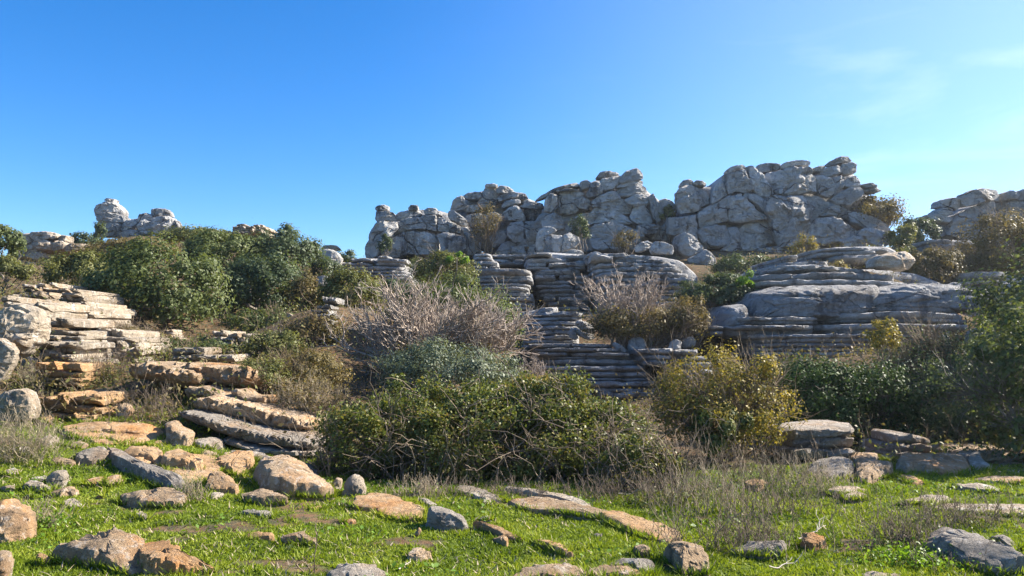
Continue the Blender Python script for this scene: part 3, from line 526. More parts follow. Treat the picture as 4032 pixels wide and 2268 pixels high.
loose('1', [(2225,590),(2250,560),(2300,530),(2330,545),(2290,590),(2270,625),(2235,620)], 33, 'pale sunlit wedge left of the smooth blue-shaded boulder', PALE)
loose('1', [(2318,512),(2350,487),(2440,490),(2475,522),(2440,535),(2350,530)], 36, 'low skyline stone behind the smooth blue-shaded boulder', PALE)
loose('1', [(2210,470),(2240,455),(2310,480),(2320,510),(2260,510)], 37, 'low skyline stone right behind the darkest evergreen', PALE)
loose('1', [(2060,985),(2090,975),(2140,1005),(2170,1040),(2150,1050),(2090,1020)], 18.5, 'pale slanted stone in the scrub below the grey-green evergreen', PALE)
loose('1', [(2285,760),(2300,715),(2360,705),(2400,740),(2380,850),(2300,860)], 24.5, 'grey boulder face behind the small olive bush')
loose('2', [(-60,720),(0,705),(50,730),(88,770),(80,820),(20,855),(-60,850)], 31, 'dark rounded boulder at the left end of the dark ledges')
loose('c', [(2130,790),(2160,700),(2250,675),(2340,690),(2352,770),(2290,870),(2180,870)], 15.5, 'smooth boulder half sunk in the dark thicket at right', BED)
loose('3', [(2418,1005),(2440,950),(2574,890),(2680,900),(2700,1100),(2450,1060)], 20, 'big grey boulder at the right edge above the dark thicket', BED)
loose('3', [(1990,975),(2060,938),(2112,950),(2114,1010),(2050,1012)], 22, 'small rounded block between the dome and the right shelf', BED)
# left slope
loose('a', [(0,310),(60,240),(120,190),(200,200),(280,230),(335,310),(315,420),(292,505),(170,600),(110,640),(60,560),(-60,480),(-120,380)], 12.2, 'big white sunlit boulder cut by the left edge of the photo', PALE, cuts=12, cr=.06)
loose('a', [(-100,460),(0,455),(90,500),(157,560),(132,650),(60,790),(0,830),(-100,820)], 11.6, 'lower white boulder below the big white one at the left edge', PALE, cuts=10, cr=.06)
loose('a', [(0,980),(10,900),(70,860),(180,848),(250,890),(290,990),(285,1090),(100,1110),(0,1090)], 10.1, 'rounded white boulder behind the dry weeds at the left edge', PALE, cuts=9)
def twin(label, top, bot, Y, deep, mat=FORE, **k): TWIN.append((label, src('a', top), src('a', bot), Y, deep, mat, k))
twin('grey-faced left one of the big twin slabs above the grass', [(940,720),(1000,668),(1120,655),(1300,690),(1440,722),(1538,738)], [(945,770),(1050,800),(1150,822),(1300,845),(1440,856),(1525,800)], 11.4, 1.1, joints=.4, n=60)
twin('ochre right one of the big twin slabs above the grass', [(1290,658),(1500,668),(1750,692),(1900,705),(1990,742),(2012,790)], [(1310,800),(1500,830),(1700,850),(1880,876),(1970,866),(2010,820)], 11.7, 1.1, joints=.4, n=60)
twin('knobbly stone wedged under the twin slabs', [(1415,890),(1460,842),(1560,842),(1700,872),(1772,902)], [(1420,930),(1500,950),(1600,950),(1740,958),(1770,945)], 11.3, .7)
twin('cream end stone poking out under the twin slabs', [(1760,905),(1800,865),(1860,868),(1915,922),(2060,922),(2080,950)], [(1765,950),(1850,975),(1960,995),(2040,995),(2075,965)], 11.1, .6)
twin('long rounded beam of ochre rock running into the bramble', [(1478,985),(1520,932),(1600,925),(1700,955),(1900,992),(2100,1042),(2350,1087),(2412,1130)], [(1480,1030),(1560,1055),(1680,1080),(1900,1140),(2100,1185),(2300,1200),(2390,1190),(2410,1160)], 10.5, .9, joints=.3, n=84)
twin('long lower beam of grey rock below the rounded beam', [(1345,1055),(1400,1040),(1600,1082),(1800,1150),(2000,1192),(2250,1232),(2420,1272),(2455,1310)], [(1350,1090),(1500,1140),(1700,1215),(2000,1305),(2250,1325),(2450,1335)], 10.0, .9, FGREY, joints=.3, n=84)
twin('thin shaded bed under the long lower beam', [(1700,1240),(2000,1320),(2250,1345),(2430,1360)], [(1700,1290),(2000,1370),(2250,1400),(2430,1400)], 9.9, .8, FGREY, joints=.3)
# ---------------------------------------------------------------- terrain through measured ground points (photograph pixel of 2576x1449, distance)
CTRL = []
def cp(x, y, Y, dz=0): p = P(x * 1.5652, y * 1.5652, Y); CTRL.append((p[0], p[1], p[2] + dz))
for c in [(0,1449,5.1),(640,1449,5.2),(1288,1449,5.3),(1900,1449,5.3),(2576,1449,5.3),
          (0,1250,7.3),(320,1260,7.3),(640,1250,7.6),(960,1240,8.0),(1288,1245,8.1),(1900,1250,7.95),(2576,1250,7.9),
          (1700,1210,8.9),(2100,1190,9.3),(2400,1172,9.9),(2576,1165,10.1),
          (150,1180,8.2),(430,1170,8.5),(700,1190,8.7),(400,1080,9.8),(100,1040,10.2),(650,1120,10.0),(60,960,11.6),(330,960,11.8),(560,960,12.0),
          (1100,1110,12.6),(1500,1110,12.6),(1900,1110,12.6),(2300,1090,12.8),(2576,1080,12.8),
          (850,1000,14),(1100,1010,14.5),(0,880,13.4),(230,900,14),(450,890,14.6),(620,890,16),(800,880,17),
          (0,740,19),(120,800,17.6),(340,850,18),(560,850,19),(0,690,26),(170,720,24),(650,790,23),(870,770,22),(760,730,27),(500,700,30),(950,720,28),
          (100,668,36),(250,632,42),(420,632,43),(600,640,38),(720,655,34),(800,670,33),(860,675,34),(900,670,37)]: cp(*c)
for x in range(-400, 60, 150): cp(x, 760, 20); cp(x, 665, 36)
def widen(S):
    """beds run on behind the shrubs that hide their ends"""
    rows = []; lo, hi = 1e9, -1e9
    for r in sorted(S['rows'], key=lambda r: r[2]):
        w = .06 * (r[1] - r[0]); x0, x1 = min(r[0], lo + w), max(r[1], hi - w); lo, hi = min(lo + w * .3, x0), max(hi - w * .3, x1); rows.append((x0, x1) + tuple(r[2:]))
    S['rows'] = rows
for i in (2, 4, 6, 7): widen(STACKS[i])
for S in STACKS:                                             # feet of the outcrops, running down into the scrub
    rows = S.get('low') or S['rows']; b = max(rows, key=lambda r: r[3]); th = b[3] - b[2]; w = b[1] - b[0]
    for i in range(3): rows.append((b[0] - .02 * w * i, b[1] + .03 * w * i, b[3] + th * i, b[3] + th * (i + 1), 2))
for S in STACKS + LIT:
    rows = S['rows'] + S.get('low', []); rec = S.get('recede', .1); nr = len(rows)
    b = max(rows, key=lambda r: r[3]); t = min(rows, key=lambda r: r[2]); ytop, ybot = t[2], b[3]
    for fx in (.1, .5, .9):
        x, y = src(S['fr'], [(b[0] + fx * (b[1] - b[0]), b[3])])[0]; p = P(x, y, S['Y'] - .1); CTRL.append((p[0], p[1], p[2] + (.02 if S in STACKS else -.006) * S['Y']))
        x, y = src(S['fr'], [(t[0] + fx * (t[1] - t[0]), t[2])])[0]; p = P(x, y, S['Y'] + S['deep'] + .3); CTRL.append((p[0], p[1], p[2] - .012 * S['Y']))
    for r in rows[::4]:
        k = (ybot - r[3]) / max(ybot - ytop, 1)
        for e in (0, 1):
            x, y = src(S['fr'], [(r[e], r[3])])[0]; p = P(x, y, S['Y'] + S['deep'] * (.35 + .5 * k)); CTRL.append((p[0], p[1], p[2] - .02 * S['Y']))
for name, s, Y, mat, label, k in LOOSE:
    yb = max(p[1] for p in s); xb = sum(p[0] for p in s) / len(s); p = P(xb, yb, Y); CTRL.append((p[0], p[1], p[2] + .003 * Y))
for label, top, bot, Y, deep, mat, k in TWIN:
    for q in (bot[1], bot[-2]): p = P(q[0], q[1], Y + deep * .5); CTRL.append((p[0], p[1], p[2] - .02))
for Cg in CRAGS:
    pts = src(Cg['fr'], Cg['core']); x0, x1 = min(p[0] for p in pts), max(p[0] for p in pts); yb = max(p[1] for p in pts); yt = min(p[1] for p in pts)
    for fx in (.1, .5, .9):
        x = x0 + fx * (x1 - x0); p = P(x, yb, Cg['Y'] - 1.5); CTRL.append((p[0], p[1], p[2] - .2)); p = P(x, yb * .85 + yt * .15, Cg['Y'] + 5); CTRL.append((p[0], p[1], p[2] - (.6 if Cg['fr'] == '1' else .3)))
cp(2350,720,24.5); cp(2500,740,23); cp(2576,720,24.5); cp(2700,740,24); cp(2450,900,16.5); cp(2600,960,14.5); cp(2450,640,29); cp(2280,640,29.5)
cp(850,672,40); cp(905,672,42); cp(870,676,50); cp(800,670,44); cp(700,660,48); cp(1850,720,24.5); cp(1760,760,23)
for x, y, z in [(-300,300,4),(0,300,4),(300,300,4),(-300,60,4),(300,60,4),(300,0,0),(-300,0,0),(0,-300,0),(0,-60,0),(0,-3,0),(-6,0,.1),(6,0,0),(-60,90,3),(-20,75,3),(0,90,5),(60,90,8),(40,30,6.5),(-45,30,5),(25,18,4.2),(16,11,1.2),(-20,8,1.5),(20,-5,0),(-20,-6,.4)]: CTRL.append((x, y, z))
CT = np.array(CTRL); _c2 = 2.0 ** 2
def _phi(A, B): d2 = ((A[:, None, :] - B[None, :, :]) ** 2).sum(-1); return -np.sqrt(d2 + _c2)
_n = len(CT); _K = _phi(CT[:, :2], CT[:, :2]) + np.eye(_n) * .2
_Pm = np.c_[np.ones(_n), CT[:, :2] * .01]; _A = np.block([[_K, _Pm], [_Pm.T, np.zeros((3, 3))]])
_w = np.linalg.solve(_A, np.r_[CT[:, 2], 0, 0, 0])
def H(xy):
    xy = np.atleast_2d(np.asarray(xy, float)); o = np.empty(len(xy))
    for s in range(0, len(xy), 20000):
        q = xy[s:s + 20000]; o[s:s + 20000] = _phi(q, CT[:, :2]) @ _w[:_n] + np.c_[np.ones(len(q)), q * .01] @ _w[_n:]
    return o
_YS = np.concatenate([np.arange(3.2, 16, .04), np.arange(16, 60, .15)])
def hit(px, py):
    """where the line of sight through a pixel meets the ground"""
    dx, dy, dz = ray(px, py); t = _YS / dy; g = H(np.stack([dx * t, _YS], 1)); z = CAMZ + dz * t
    i = np.argmax(z < g) if (z < g).any() else len(_YS) - 1
    return np.array((dx * t[i], _YS[i], g[i]))
def axis(*segs):
    return np.unique(np.concatenate([np.arange(a, b, s) for a, b, s in segs]))
gx = axis((-600, -60, 60), (-60, -24, 3), (-24, -9, .5), (-9, 9, .12), (9, 24, .5), (24, 60, 3), (60, 601, 60))
gy = axis((-600, -60, 60), (-60, 0, 6), (0, 4, .5), (4, 13, .12), (13, 48, .35), (48, 90, 3), (90, 601, 50))
XX, YY = np.meshgrid(gx, gy); xy = np.stack([XX.ravel(), YY.ravel()], 1); zz = H(xy)
near = (abs(xy[:, 0]) < 26) & (xy[:, 1] > 2) & (xy[:, 1] < 50)
bump_ = np.zeros(len(xy)); idx = np.where(near)[0]
q3 = np.c_[xy[idx], np.zeros(len(idx))]
def bumps(q3): return fbm(q3, .9, 3, 1) * .035 + fbm(q3, 4.5, 2, 2) * .012
bump_[idx] = bumps(q3); zz += bump_
nx, ny = len(gx), len(gy); a = (np.arange(ny - 1)[:, None] * nx + np.arange(nx - 1)[None]).ravel()
ground = mk('ground', np.c_[xy, zz], np.stack([a, a + 1, a + nx + 1, a + nx], 1), GROUND, origin=(0, 0, 0)); tag(ground, kind='structure')
def soilf(q):
    """worn patches of bare red-brown earth in the turf"""
    v = np.array([mn.fractal(Vector((x * 1.1, y * 1.9, 17.3)), .6, 2, 3) + .35 * mn.noise(Vector((x * 6, y * 8, 4.1))) for x, y in q]); return np.clip((v - .47) / .16, 0, 1)
_soil = np.zeros(len(xy), np.float32); _soil[idx] = soilf(xy[idx]); ground.data.attributes.new('soil', 'FLOAT', 'POINT').data.foreach_set('value', _soil)
# ---------------------------------------------------------------- crags
MATS = dict(GREY=GREY, BED=BED, PALE=PALE, WARM=WARM, FORE=FORE, FGREY=FGREY)
def grow(pts, k):
    cx, cy = sum(p[0] for p in pts) / len(pts), sum(p[1] for p in pts) / len(pts); return [(cx + (x - cx) * k, cy + (y - cy) * k) for x, y in pts]
for Cg in CRAGS:
    core = src(Cg['fr'], Cg['core']); yb = max(p[1] for p in core); xm = sum(p[0] for p in core) / len(core)
    base = P(xm, yb, Cg['Y']); t = thing(Cg['name'], Cg['label'], 'rock', base)
    cm = PALE if Cg['label'].startswith('low pale') else GREY
    tz = .40 if Cg['fr'] != '1' else .2; zb = base[2]; sc = Cg['Y'] / FPX
    yc = sum(p[1] for p in core) / len(core); hcore = (yb - yc) * sc
    boulder('core_block', core if Cg['name'] == 'rock_crag' else grow(core, .8), Cg['Y'] + (1.0 if Cg['name'] == 'rock_crag' else 1.7) + tz * hcore + 1.6, cm, t, thick=3.2, amp=.03, tilt=(0, tz), M=96, cr=0, cuts=3, p=7, cutx=.2)
    shared = random.uniform(-.15, .1)
    for bl in Cg['blocks']:
        s = grow(src(Cg['fr'], bl), 1.02); ym = sum(p[1] for p in s) / len(s); ar = area_centroid(np.array(s))[0] ** .5 * sc; T = max(ar * .85, .9)
        boulder('block', s, Cg['Y'] + tz * (yb - ym) * sc + T / 2 + random.uniform(-.45, .3) * min(ar, 1.4), cm, t, thick=T, p=random.uniform(8, 14), corner=random.uniform(.04, .09), fine=1.8, flute=.015, step=.11,
            tilt=(random.uniform(-.35, .5), tz * .6 + random.uniform(-.25, .3)), amp=.035, cr=.03, cutx=.6, cuts=6)
def row_edges(S, r):
    sag = r[4] if len(r) > 4 else S['sag']; rise = r[5] if len(r) > 5 else 0
    x0, x1, yt, yb = r[:4]; n = 9; T, B = [], []
    for i in range(n):
        u = i / (n - 1) * 2 - 1; s = sag * abs(u) ** 2.2 - rise * u * .5; x = x0 + (u + 1) / 2 * (x1 - x0)
        T.append((x, yt + s + random.uniform(-1, 1) * (yb - yt) * .05)); B.append((x, yb + s * .8 + random.uniform(-1, 1) * (yb - yt) * .05))
    return src(S['fr'], T), src(S['fr'], B)
for S in STACKS + LIT:
    rows = S['rows'] + S.get('low', []); b = max(rows, key=lambda r: r[3]); rec = S.get('recede', .1); mat = MATS[S.get('mat', 'BED')]
    px = src(S['fr'], [((b[0] + b[1]) / 2, b[3])])[0]; t = thing('bedded_outcrop', S['label'], 'rock', P(*px, S['Y']))
    ytop, ybot = min(r[2] for r in rows), max(r[3] for r in rows); nr = len(rows)
    if S in STACKS:                                          # solid heart of the outcrop behind the bed edges
        srt = sorted(rows, key=lambda r: r[2]); ins = lambda r: .04 * (r[1] - r[0])
        main = [q for q in srt if q[1] - q[0] > .45 * max(z[1] - z[0] for z in srt)]
        poly = [(q[0] + ins(q), (q[2] + q[3]) / 2 + 4) for q in main][::-1] + [(q[1] - ins(q), (q[2] + q[3]) / 2 + 4) for q in main]
        boulder('core_block', src(S['fr'], poly), S['Y'] + S['deep'] * .62 + rec * nr * .25 + (2.6 if S['deep'] == 4.5 else 0), BED, t, thick=S['deep'] * .8, amp=.02, tilt=(0, .15), M=64, cr=0, cuts=0, p=8)
    for r in rows:
        k = (ybot - r[3]) / max(ybot - ytop, 1); wid = r[1] - r[0]; pieces = [r]
        if S in STACKS and wid / (r[3] - r[2]) > 9 and random.random() < .22:      # beds broken along joints
            c = random.uniform(.3, .7); g = .006 * wid; tail = tuple(r[4:])
            if not tail: pieces = [(r[0], r[0] + c * wid, r[2], r[3], S['sag'] * .5), (r[0] + c * wid + g, r[1], r[2] + random.uniform(-3, 3), r[3], S['sag'] * .5)]
        if S in LIT and wid / (r[3] - r[2]) > 2.6 and random.random() < .75:           # broken shelves
            k_ = 2 if wid / (r[3] - r[2]) < 5 else 3; e = sorted([0, 1] + [random.uniform(.25, .75) for _ in range(k_ - 1)]); hh = r[3] - r[2]
            pieces = [(r[0] + a_ * wid, r[0] + b_ * wid, r[2] + random.uniform(-.15, .3) * hh, r[3] + random.uniform(-.1, .1) * hh, S['sag'] * .6, random.uniform(-.3, .3) * hh) for a_, b_ in zip(e, e[1:]) if b_ - a_ > .12]
        for pc in pieces:
            T, B = row_edges(S, pc)
            slab('rock_layer', T, B, S['Y'] + rec * nr * .5 * k + (r[6] if len(r) > 6 else 0) + random.uniform(-.1, .16) * S['deep'] * (.35 if S in STACKS else .7), mat, t, deep=S['deep'] * random.uniform(.9, 1.1), rough=random.uniform(.25, .42) if S in STACKS else random.uniform(.4, .7), q=(3.4 if len(r) > 6 else 4.5) if len(pieces) == 1 else 8, joints=.35, under=random.uniform(.5, 1.0) if r[3] - r[2] < 46 else .2)
    for bl in S.get('blocks', []):
        boulder('block', src(S['fr'], bl), S['Y'] + 2.45, BED, t, thick=3.4, p=3.6, amp=.035, tilt=(-.03, .42), M=130, cr=0, strata=.03, cuts=2, cutx=.2, fine=1.5, flute=.008, step=.035, cell=(.35, .35, 3.0), cellf=1.6)
for name, s, Y, mat, label, k in LOOSE: tag(boulder(name, s, Y, mat, step=.06, **k), label, 'rock')
for label, top, bot, Y, deep, mat, k in TWIN: tag(slab('flat_rock', top, bot, Y, mat, deep=deep, rough=.5, under=.5, **k), label, 'rock')
# ---------------------------------------------------------------- rocks lying in the grass
def lying(fr, pts, h, label, mat=FORE, group=None, name='rock'): return ground_rock(name, src(fr, pts), max(h * 1.3, .05), mat, label, group)
def standing(fr, pts, label, mat=FORE, name='rock', dY=0, th=None, phi=.5, **k):
    s = src(fr, pts); yb = max(p[1] for p in s); yt = min(p[1] for p in s); wpx = max(p[0] for p in s) - min(p[0] for p in s)
    if wpx > 1.35 * (yb - yt) and not k.get('up'): return ground_rock(name, s, 0, mat, label, phi=phi, slope=k.get('slope'))
    k.pop('up', 0); k.pop('slope', 0); xb = [p[0] for p in s if p[1] > yb - .35 * (yb - yt)]
    g = hit(sum(xb) / len(xb), yb - 2); w = wpx / FPX * g[1]; hh = (yb - yt) / FPX * g[1]; T = th or min(w, max(hh * 1.3, .12)) * .9
    k.setdefault('cuts', 6); k.setdefault('tilt', (random.uniform(-.5, -.1), random.uniform(.35, .7)))
    return tag(boulder(name, s, g[1] + T * .42 + dY, mat, thick=T, sink=.32, amp=.085, cr=k.pop('cr', .012), strata=.02, p=k.pop('p', 3.4), corner=.12, fine=1.8, **k), label, 'rock')
lying('4', [(430,385),(620,350),(1000,352),(1180,400),(1160,470),(1000,520),(760,500),(520,450)], .03, 'broad ochre rock floor between the ribs of the left slope', WARM, name='flat_rock')
lying('4', [(1140,600),(1300,560),(1560,600),(1640,660),(1560,760),(1400,800),(1220,740)], .03, 'ochre rock floor around the bright orange stone', WARM, name='flat_rock')
standing('4', [(835,242),(870,195),(920,210),(972,250),(930,315),(880,305)], 'small shaded stone in front of the dark hollow below the twin slabs')
standing('4', [(450,368),(560,358),(800,352),(1122,360),(1060,455),(900,435),(780,425),(600,410),(460,395)], 'broad ochre rib rising out of the grass below the flat-topped block', WARM)
standing('4', [(790,442),(850,420),(940,435),(952,470),(932,503),(860,493),(800,465)], 'knobbly ochre stone in front of the broad ochre rib', WARM)
standing('4', [(1160,345),(1220,338),(1300,380),(1402,420),(1405,512),(1350,533),(1240,445)], 'slanting ridge stone with shaded left face below the long beams')
standing('4', [(1400,445),(1560,450),(1622,470),(1633,522),(1500,535),(1410,505)], 'low grey end of the slanting ridge stone', FGREY)
standing('4', [(540,540),(600,500),(650,540),(740,530),(800,570),(780,640),(640,645),(560,620)], 'dark pitted head of the diagonal rock rib on the left', FGREY)
lying('4', [(760,570),(860,590),(1000,690),(1200,755),(1320,805),(1345,848),(1230,835),(1080,795),(950,725),(800,650)], .10, 'long diagonal rib of pitted rock ending in a white tip', FGREY)
standing('4', [(860,535),(960,512),(1160,512),(1178,560),(1175,685),(1130,665),(1100,640),(980,620),(880,600)], 'square-ended ochre block with a shadowed hollow under it', WARM)
standing('4', [(1180,640),(1200,550),(1300,535),(1360,570),(1440,620),(1472,670),(1420,722),(1320,690),(1250,680)], 'bright orange stone with a shaded notch, centre of the left rocks', WARM)
lying('4', [(1540,665),(1620,610),(1830,600),(1852,632),(1780,692),(1772,732),(1700,732),(1640,702)], .09, 'flat yellow-ochre slab beside the biggest sloping rock', WARM)
standing('4', [(1415,570),(1500,540),(1570,545),(1585,592),(1500,605)], 'small tan stone behind the flat yellow-ochre slab')
standing('4', [(1600,600),(1620,540),(1700,560),(1690,600)], 'small tan stone at the foot of the long lower beam')
standing('4', [(1838,680),(1880,600),(1980,578),(2060,610),(2200,700),(2330,770),(2432,872),(2300,885),(2100,872),(1990,820),(1900,800)], 'biggest sloping cream rock in the grass, pointing down to the right', FORE, tilt=(.3, .9))
lying('4', [(2090,850),(2250,800),(2340,800),(2435,872),(2300,888),(2150,880)], .05, 'flat ochre apron at the lower end of the biggest sloping rock', WARM)
standing('4', [(1468,800),(1500,710),(1560,690),(1640,730),(1742,822),(1720,875),(1640,860),(1540,850)], 'ochre stone with a dark left face beside the flat yellow slab', WARM)
standing('4', [(1738,850),(1840,803),(1920,830),(2010,880),(2082,932),(1900,940),(1760,905)], 'tan stone lying in front of the biggest sloping rock')
standing('4', [(843,860),(890,815),(980,808),(1150,830),(1290,860),(1352,905),(1330,955),(1180,968),(1000,940),(880,900)], 'long low cream rock alone on the grass at left', tilt=(-.1, .9))
standing('4', [(1498,895),(1530,840),(1590,838),(1627,870),(1600,908),(1520,913)], 'small smooth cream stone beside a tuft of dry grass', PALE)
standing('4', [(155,802),(200,765),(290,775),(392,832),(340,853),(250,838)], 'flat cream stone, left of a joined pair at the left', PALE)
standing('4', [(350,865),(420,810),(520,793),(582,822),(550,863),(440,890)], 'flat tan stone, right of a joined pair at the left')
standing('4', [(340,730),(380,690),(440,688),(492,730),(470,792),(430,815),(360,780)], 'rounded cream boulder above the joined pair at the left', PALE)
standing('4', [(215,768),(280,720),(340,720),(360,765),(300,778)], 'dark low stone against the rounded cream boulder', FGREY)
standing('4', [(600,770),(660,730),(760,728),(745,785),(660,800)], 'left one of two small cream stones by the diagonal rib')
standing('4', [(757,780),(800,715),(870,718),(883,775),(800,806)], 'right one of two small cream stones by the diagonal rib')
standing('4', [(255,470),(310,430),(400,428),(423,480),(370,535),(300,515)], 'cream stone half hidden by the dry weeds at the left edge', PALE)
standing('4', [(378,650),(400,590),(480,615),(553,620),(543,660),(450,665)], 'low tan stone left of the dark pitted rib head')
standing('4', [(235,655),(260,638),(300,650),(285,672),(245,672)], 'pebble-sized tan stone left of the low tan stone', FORE, name='stone')
standing('4', [(0,820),(20,785),(110,790),(115,825),(60,838)], 'small white stone at the left edge of the grass', PALE)
standing('4', [(0,700),(40,670),(110,670),(140,720),(60,730)], 'low white stone at the left edge in the dry weeds', PALE)
standing('4', [(185,890),(210,848),(250,885),(230,893)], 'tiny pointed white stone in the grass at left', PALE, name='stone')
lying('4', [(448,945),(520,922),(582,945),(596,972),(520,980)], .03, 'flat cream stone flush with the grass left of the long low rock', PALE)
lying('4', [(968,1038),(1020,1018),(1083,1035),(1050,1053)], .02, 'thin cream stone flush with the grass below the long low rock', PALE)
standing('4', [(1263,1060),(1290,1036),(1332,1050),(1312,1078),(1275,1078)], 'small round ochre stone alone in the left grass', WARM, name='stone')
standing('4', [(690,885),(715,868),(750,875),(745,888)], 'tiny ochre stone left of the long low rock', WARM, name='stone')
standing('4', [(1735,1010),(1752,970),(1860,990),(1982,1000),(1962,1048),(1920,1050),(1820,1030)], 'narrow grey stone with a white top in the middle grass', FGREY)
lying('4', [(1765,1185),(1850,1172),(1995,1188),(1970,1208),(1830,1210)], .03, 'flat ochre plate behind the humped stone in the middle grass', WARM)
standing('4', [(1988,1215),(2080,1160),(2160,1128),(2230,1148),(2288,1200),(2262,1245),(2160,1225)], 'humped stone with a lit right end in the middle grass')
standing('4', [(-60,930),(0,900),(30,935),(110,968),(190,1060),(233,1150),(200,1205),(60,1210),(-60,1200)], 'big cream rock cut by the left edge beside the grass', FORE, tilt=(.2, .6))
standing('4', [(-80,1290),(0,1295),(60,1330),(102,1400),(75,1450),(-60,1490)], 'cream rock in the bottom left corner of the photo', FORE)
standing('4', [(370,1255),(430,1210),(600,1148),(700,1133),(850,1150),(1000,1188),(1060,1260),(1080,1400),(1000,1440),(900,1440),(790,1390),(600,1340),(430,1300)], 'largest foreground rock with a dark left flank, bottom left', FORE, tilt=(-.2, .8))
standing('4', [(1000,1290),(1040,1195),(1180,1200),(1300,1300),(1322,1360),(1450,1400),(1570,1449),(1300,1470),(1040,1450)], 'sunlit right end of the largest foreground rock', WARM, tilt=(.2, .9))
lying('4', [(245,1360),(300,1348),(375,1362),(320,1380)], .02, 'flat ochre chip in the grass left of the largest foreground rock', WARM)
standing('4', [(2235,965),(2290,943),(2352,960),(2300,985)], 'small low ochre stone under the bramble at the grass edge', WARM, name='stone')
standing('5', [(80,820),(110,750),(160,716),(220,740),(260,800),(277,868),(180,868),(100,845)], 'rounded cream boulder at the left foot of the bramble thicket', PALE, p=2.6)
standing('5', [(-10,800),(40,738),(87,750),(82,800),(20,818)], 'small stone just left of the rounded cream boulder by the bramble', PALE)
lying('5', [(148,955),(200,905),(330,885),(500,910),(620,960),(692,992),(692,1052),(500,1054),(380,1034),(300,990),(200,974)], .045, 'broad flat orange slab flush with the grass in the centre', WARM, name='flat_rock')
standing('5', [(683,1060),(710,958),(780,968),(880,983),(972,1030),(1022,1082),(900,1098),(800,1116),(700,1116)], 'square grey-faced block casting a shadow at the end of the orange slab', FGREY, cuts=8, tilt=(-.35, .3), p=4.5, up=1)
lying('5', [(1010,1075),(1150,1117),(1300,1168),(1402,1193),(1390,1208),(1250,1185),(1100,1118)], .03, 'thin strip of ochre rock trailing right from the square block', WARM)
lying('5', [(1448,1218),(1600,1238),(1700,1283),(1775,1322),(1700,1314),(1560,1255)], .03, 'thin ochre strip in the grass further right along the same line', WARM)
lying('5', [(1172,1200),(1230,1196),(1303,1225),(1270,1240)], .025, 'small flat ochre plate below the trailing strip', WARM)
standing('5', [(1078,1035),(1110,1008),(1167,1025),(1162,1047),(1100,1052)], 'small pale stone right of the square block', PALE, name='stone')
standing('5', [(608,1135),(640,1098),(662,1120),(632,1158)], 'tiny ochre stone left of the square block in its shadow', WARM, name='stone')
standing('5', [(548,1300),(610,1258),(660,1253),(700,1300),(742,1302),(660,1334),(570,1326)], 'low ochre stone with a dark hollow alone in the bottom grass')
standing('5', [(78,1058),(160,1036),(198,1060),(130,1080)], 'small low ochre stone left of the orange slab', WARM, name='stone')
lying('5', [(1270,925),(1450,908),(1650,930),(1900,985),(2160,1040),(2100,1085),(1930,1046),(1700,1010),(1480,995),(1340,960)], .045, 'upper length of the long pale ledge bordering the bramble', FORE, name='flat_rock')
lying('5', [(1920,1040),(2070,1018),(2200,1050),(2400,1090),(2540,1150),(2545,1192),(2400,1205),(2300,1185),(2180,1155)], .04, 'lower length of the long pale ledge by the dry weeds', WARM, name='flat_rock')
lying('5', [(910,828),(1000,838),(1120,868),(1255,910),(1230,928),(1080,914),(895,862)], .05, 'pale strip at the foot of the bramble, left part', PALE, name='flat_rock')
lying('5', [(1212,838),(1400,858),(1700,898),(1885,955),(1860,973),(1650,924),(1300,868)], .06, 'pale strip at the foot of the bramble, right part', PALE, name='flat_rock')
standing('5', [(2380,1220),(2500,1195),(2574,1225),(2680,1300),(2742,1370),(2740,1430),(2660,1455),(2540,1450),(2520,1350),(2420,1270)], 'sloping ochre rock at the end of the long pale ledge', FORE, tilt=(.2, .9))
standing('5', [(2183,1285),(2220,1235),(2270,1218),(2320,1260),(2333,1305),(2260,1326),(2200,1308)], 'round tan stone in the grass below the long pale ledge', FORE, p=2.4)
standing('5', [(1300,1460),(1400,1390),(1560,1372),(1720,1380),(1850,1420),(1890,1480),(1320,1500)], 'cream rock at the bottom centre edge of the photo')
standing('5', [(1850,1410),(1950,1370),(2100,1385),(2250,1402),(2285,1470),(1900,1480)], 'flat cream rock right of the bottom centre rock')
standing('5', [(2015,1320),(2120,1303),(2250,1348),(2350,1398),(2375,1455),(2260,1440),(2050,1360)], 'long grey stone below the round tan stone', FGREY)
standing('5', [(-20,1390),(60,1366),(180,1378),(280,1418),(400,1440),(410,1510),(-20,1510)], 'pitted dark rock at the bottom edge left of centre', FGREY)
lying('5', [(628,932),(720,926),(775,945),(720,960)], .03, 'thin flat stone at the grass edge above the square block', FGREY)
standing('5', [(1898,1158),(1940,1138),(1978,1155),(1940,1176)], 'small pitted stone in the grass below the long ledge', FGREY, name='stone')
lying('5', [(1085,925),(1140,918),(1180,940),(1120,950)], .025, 'small pale stone in the grass above the tiny ledge step', PALE, name='stone')
# right side
def ledge(label, rows, Y, deep, mat, fr='6', **k):
    b = max(rows, key=lambda r: r[3]); px = src(fr, [((b[0] + b[1]) / 2, b[3])])[0]; t = thing('bedded_outcrop', label, 'rock', P(*px, Y))
    S = dict(fr=fr, sag=6)
    for i, r in enumerate(rows): T, B = row_edges(S, r); slab('rock_layer', T, B, Y + .12 * (len(rows) - 1 - i) * (1 if i else .6), mat, t, deep=deep, rough=.5, **k)
ledge('grey layered ledge with a pitted top behind the yellow-leaved bush', [(880,1388,378,470,8,40),(885,1395,462,540,6,20),(868,1392,530,622,8,10)], 10.3, .9, FGREY)
ledge('leaning grey layered block in front of the dark thicket', [(1640,1948,438,520,8,-46),(1592,1952,505,575,8,-24),(1600,1956,570,640,8,-12)], 10.4, .7, FGREY)
ledge('low bedded ledge cut by the right edge of the photo', [(2172,2700,560,648,10,-8),(2240,2700,640,712,8,-8)], 10.2, 1.0, FORE)
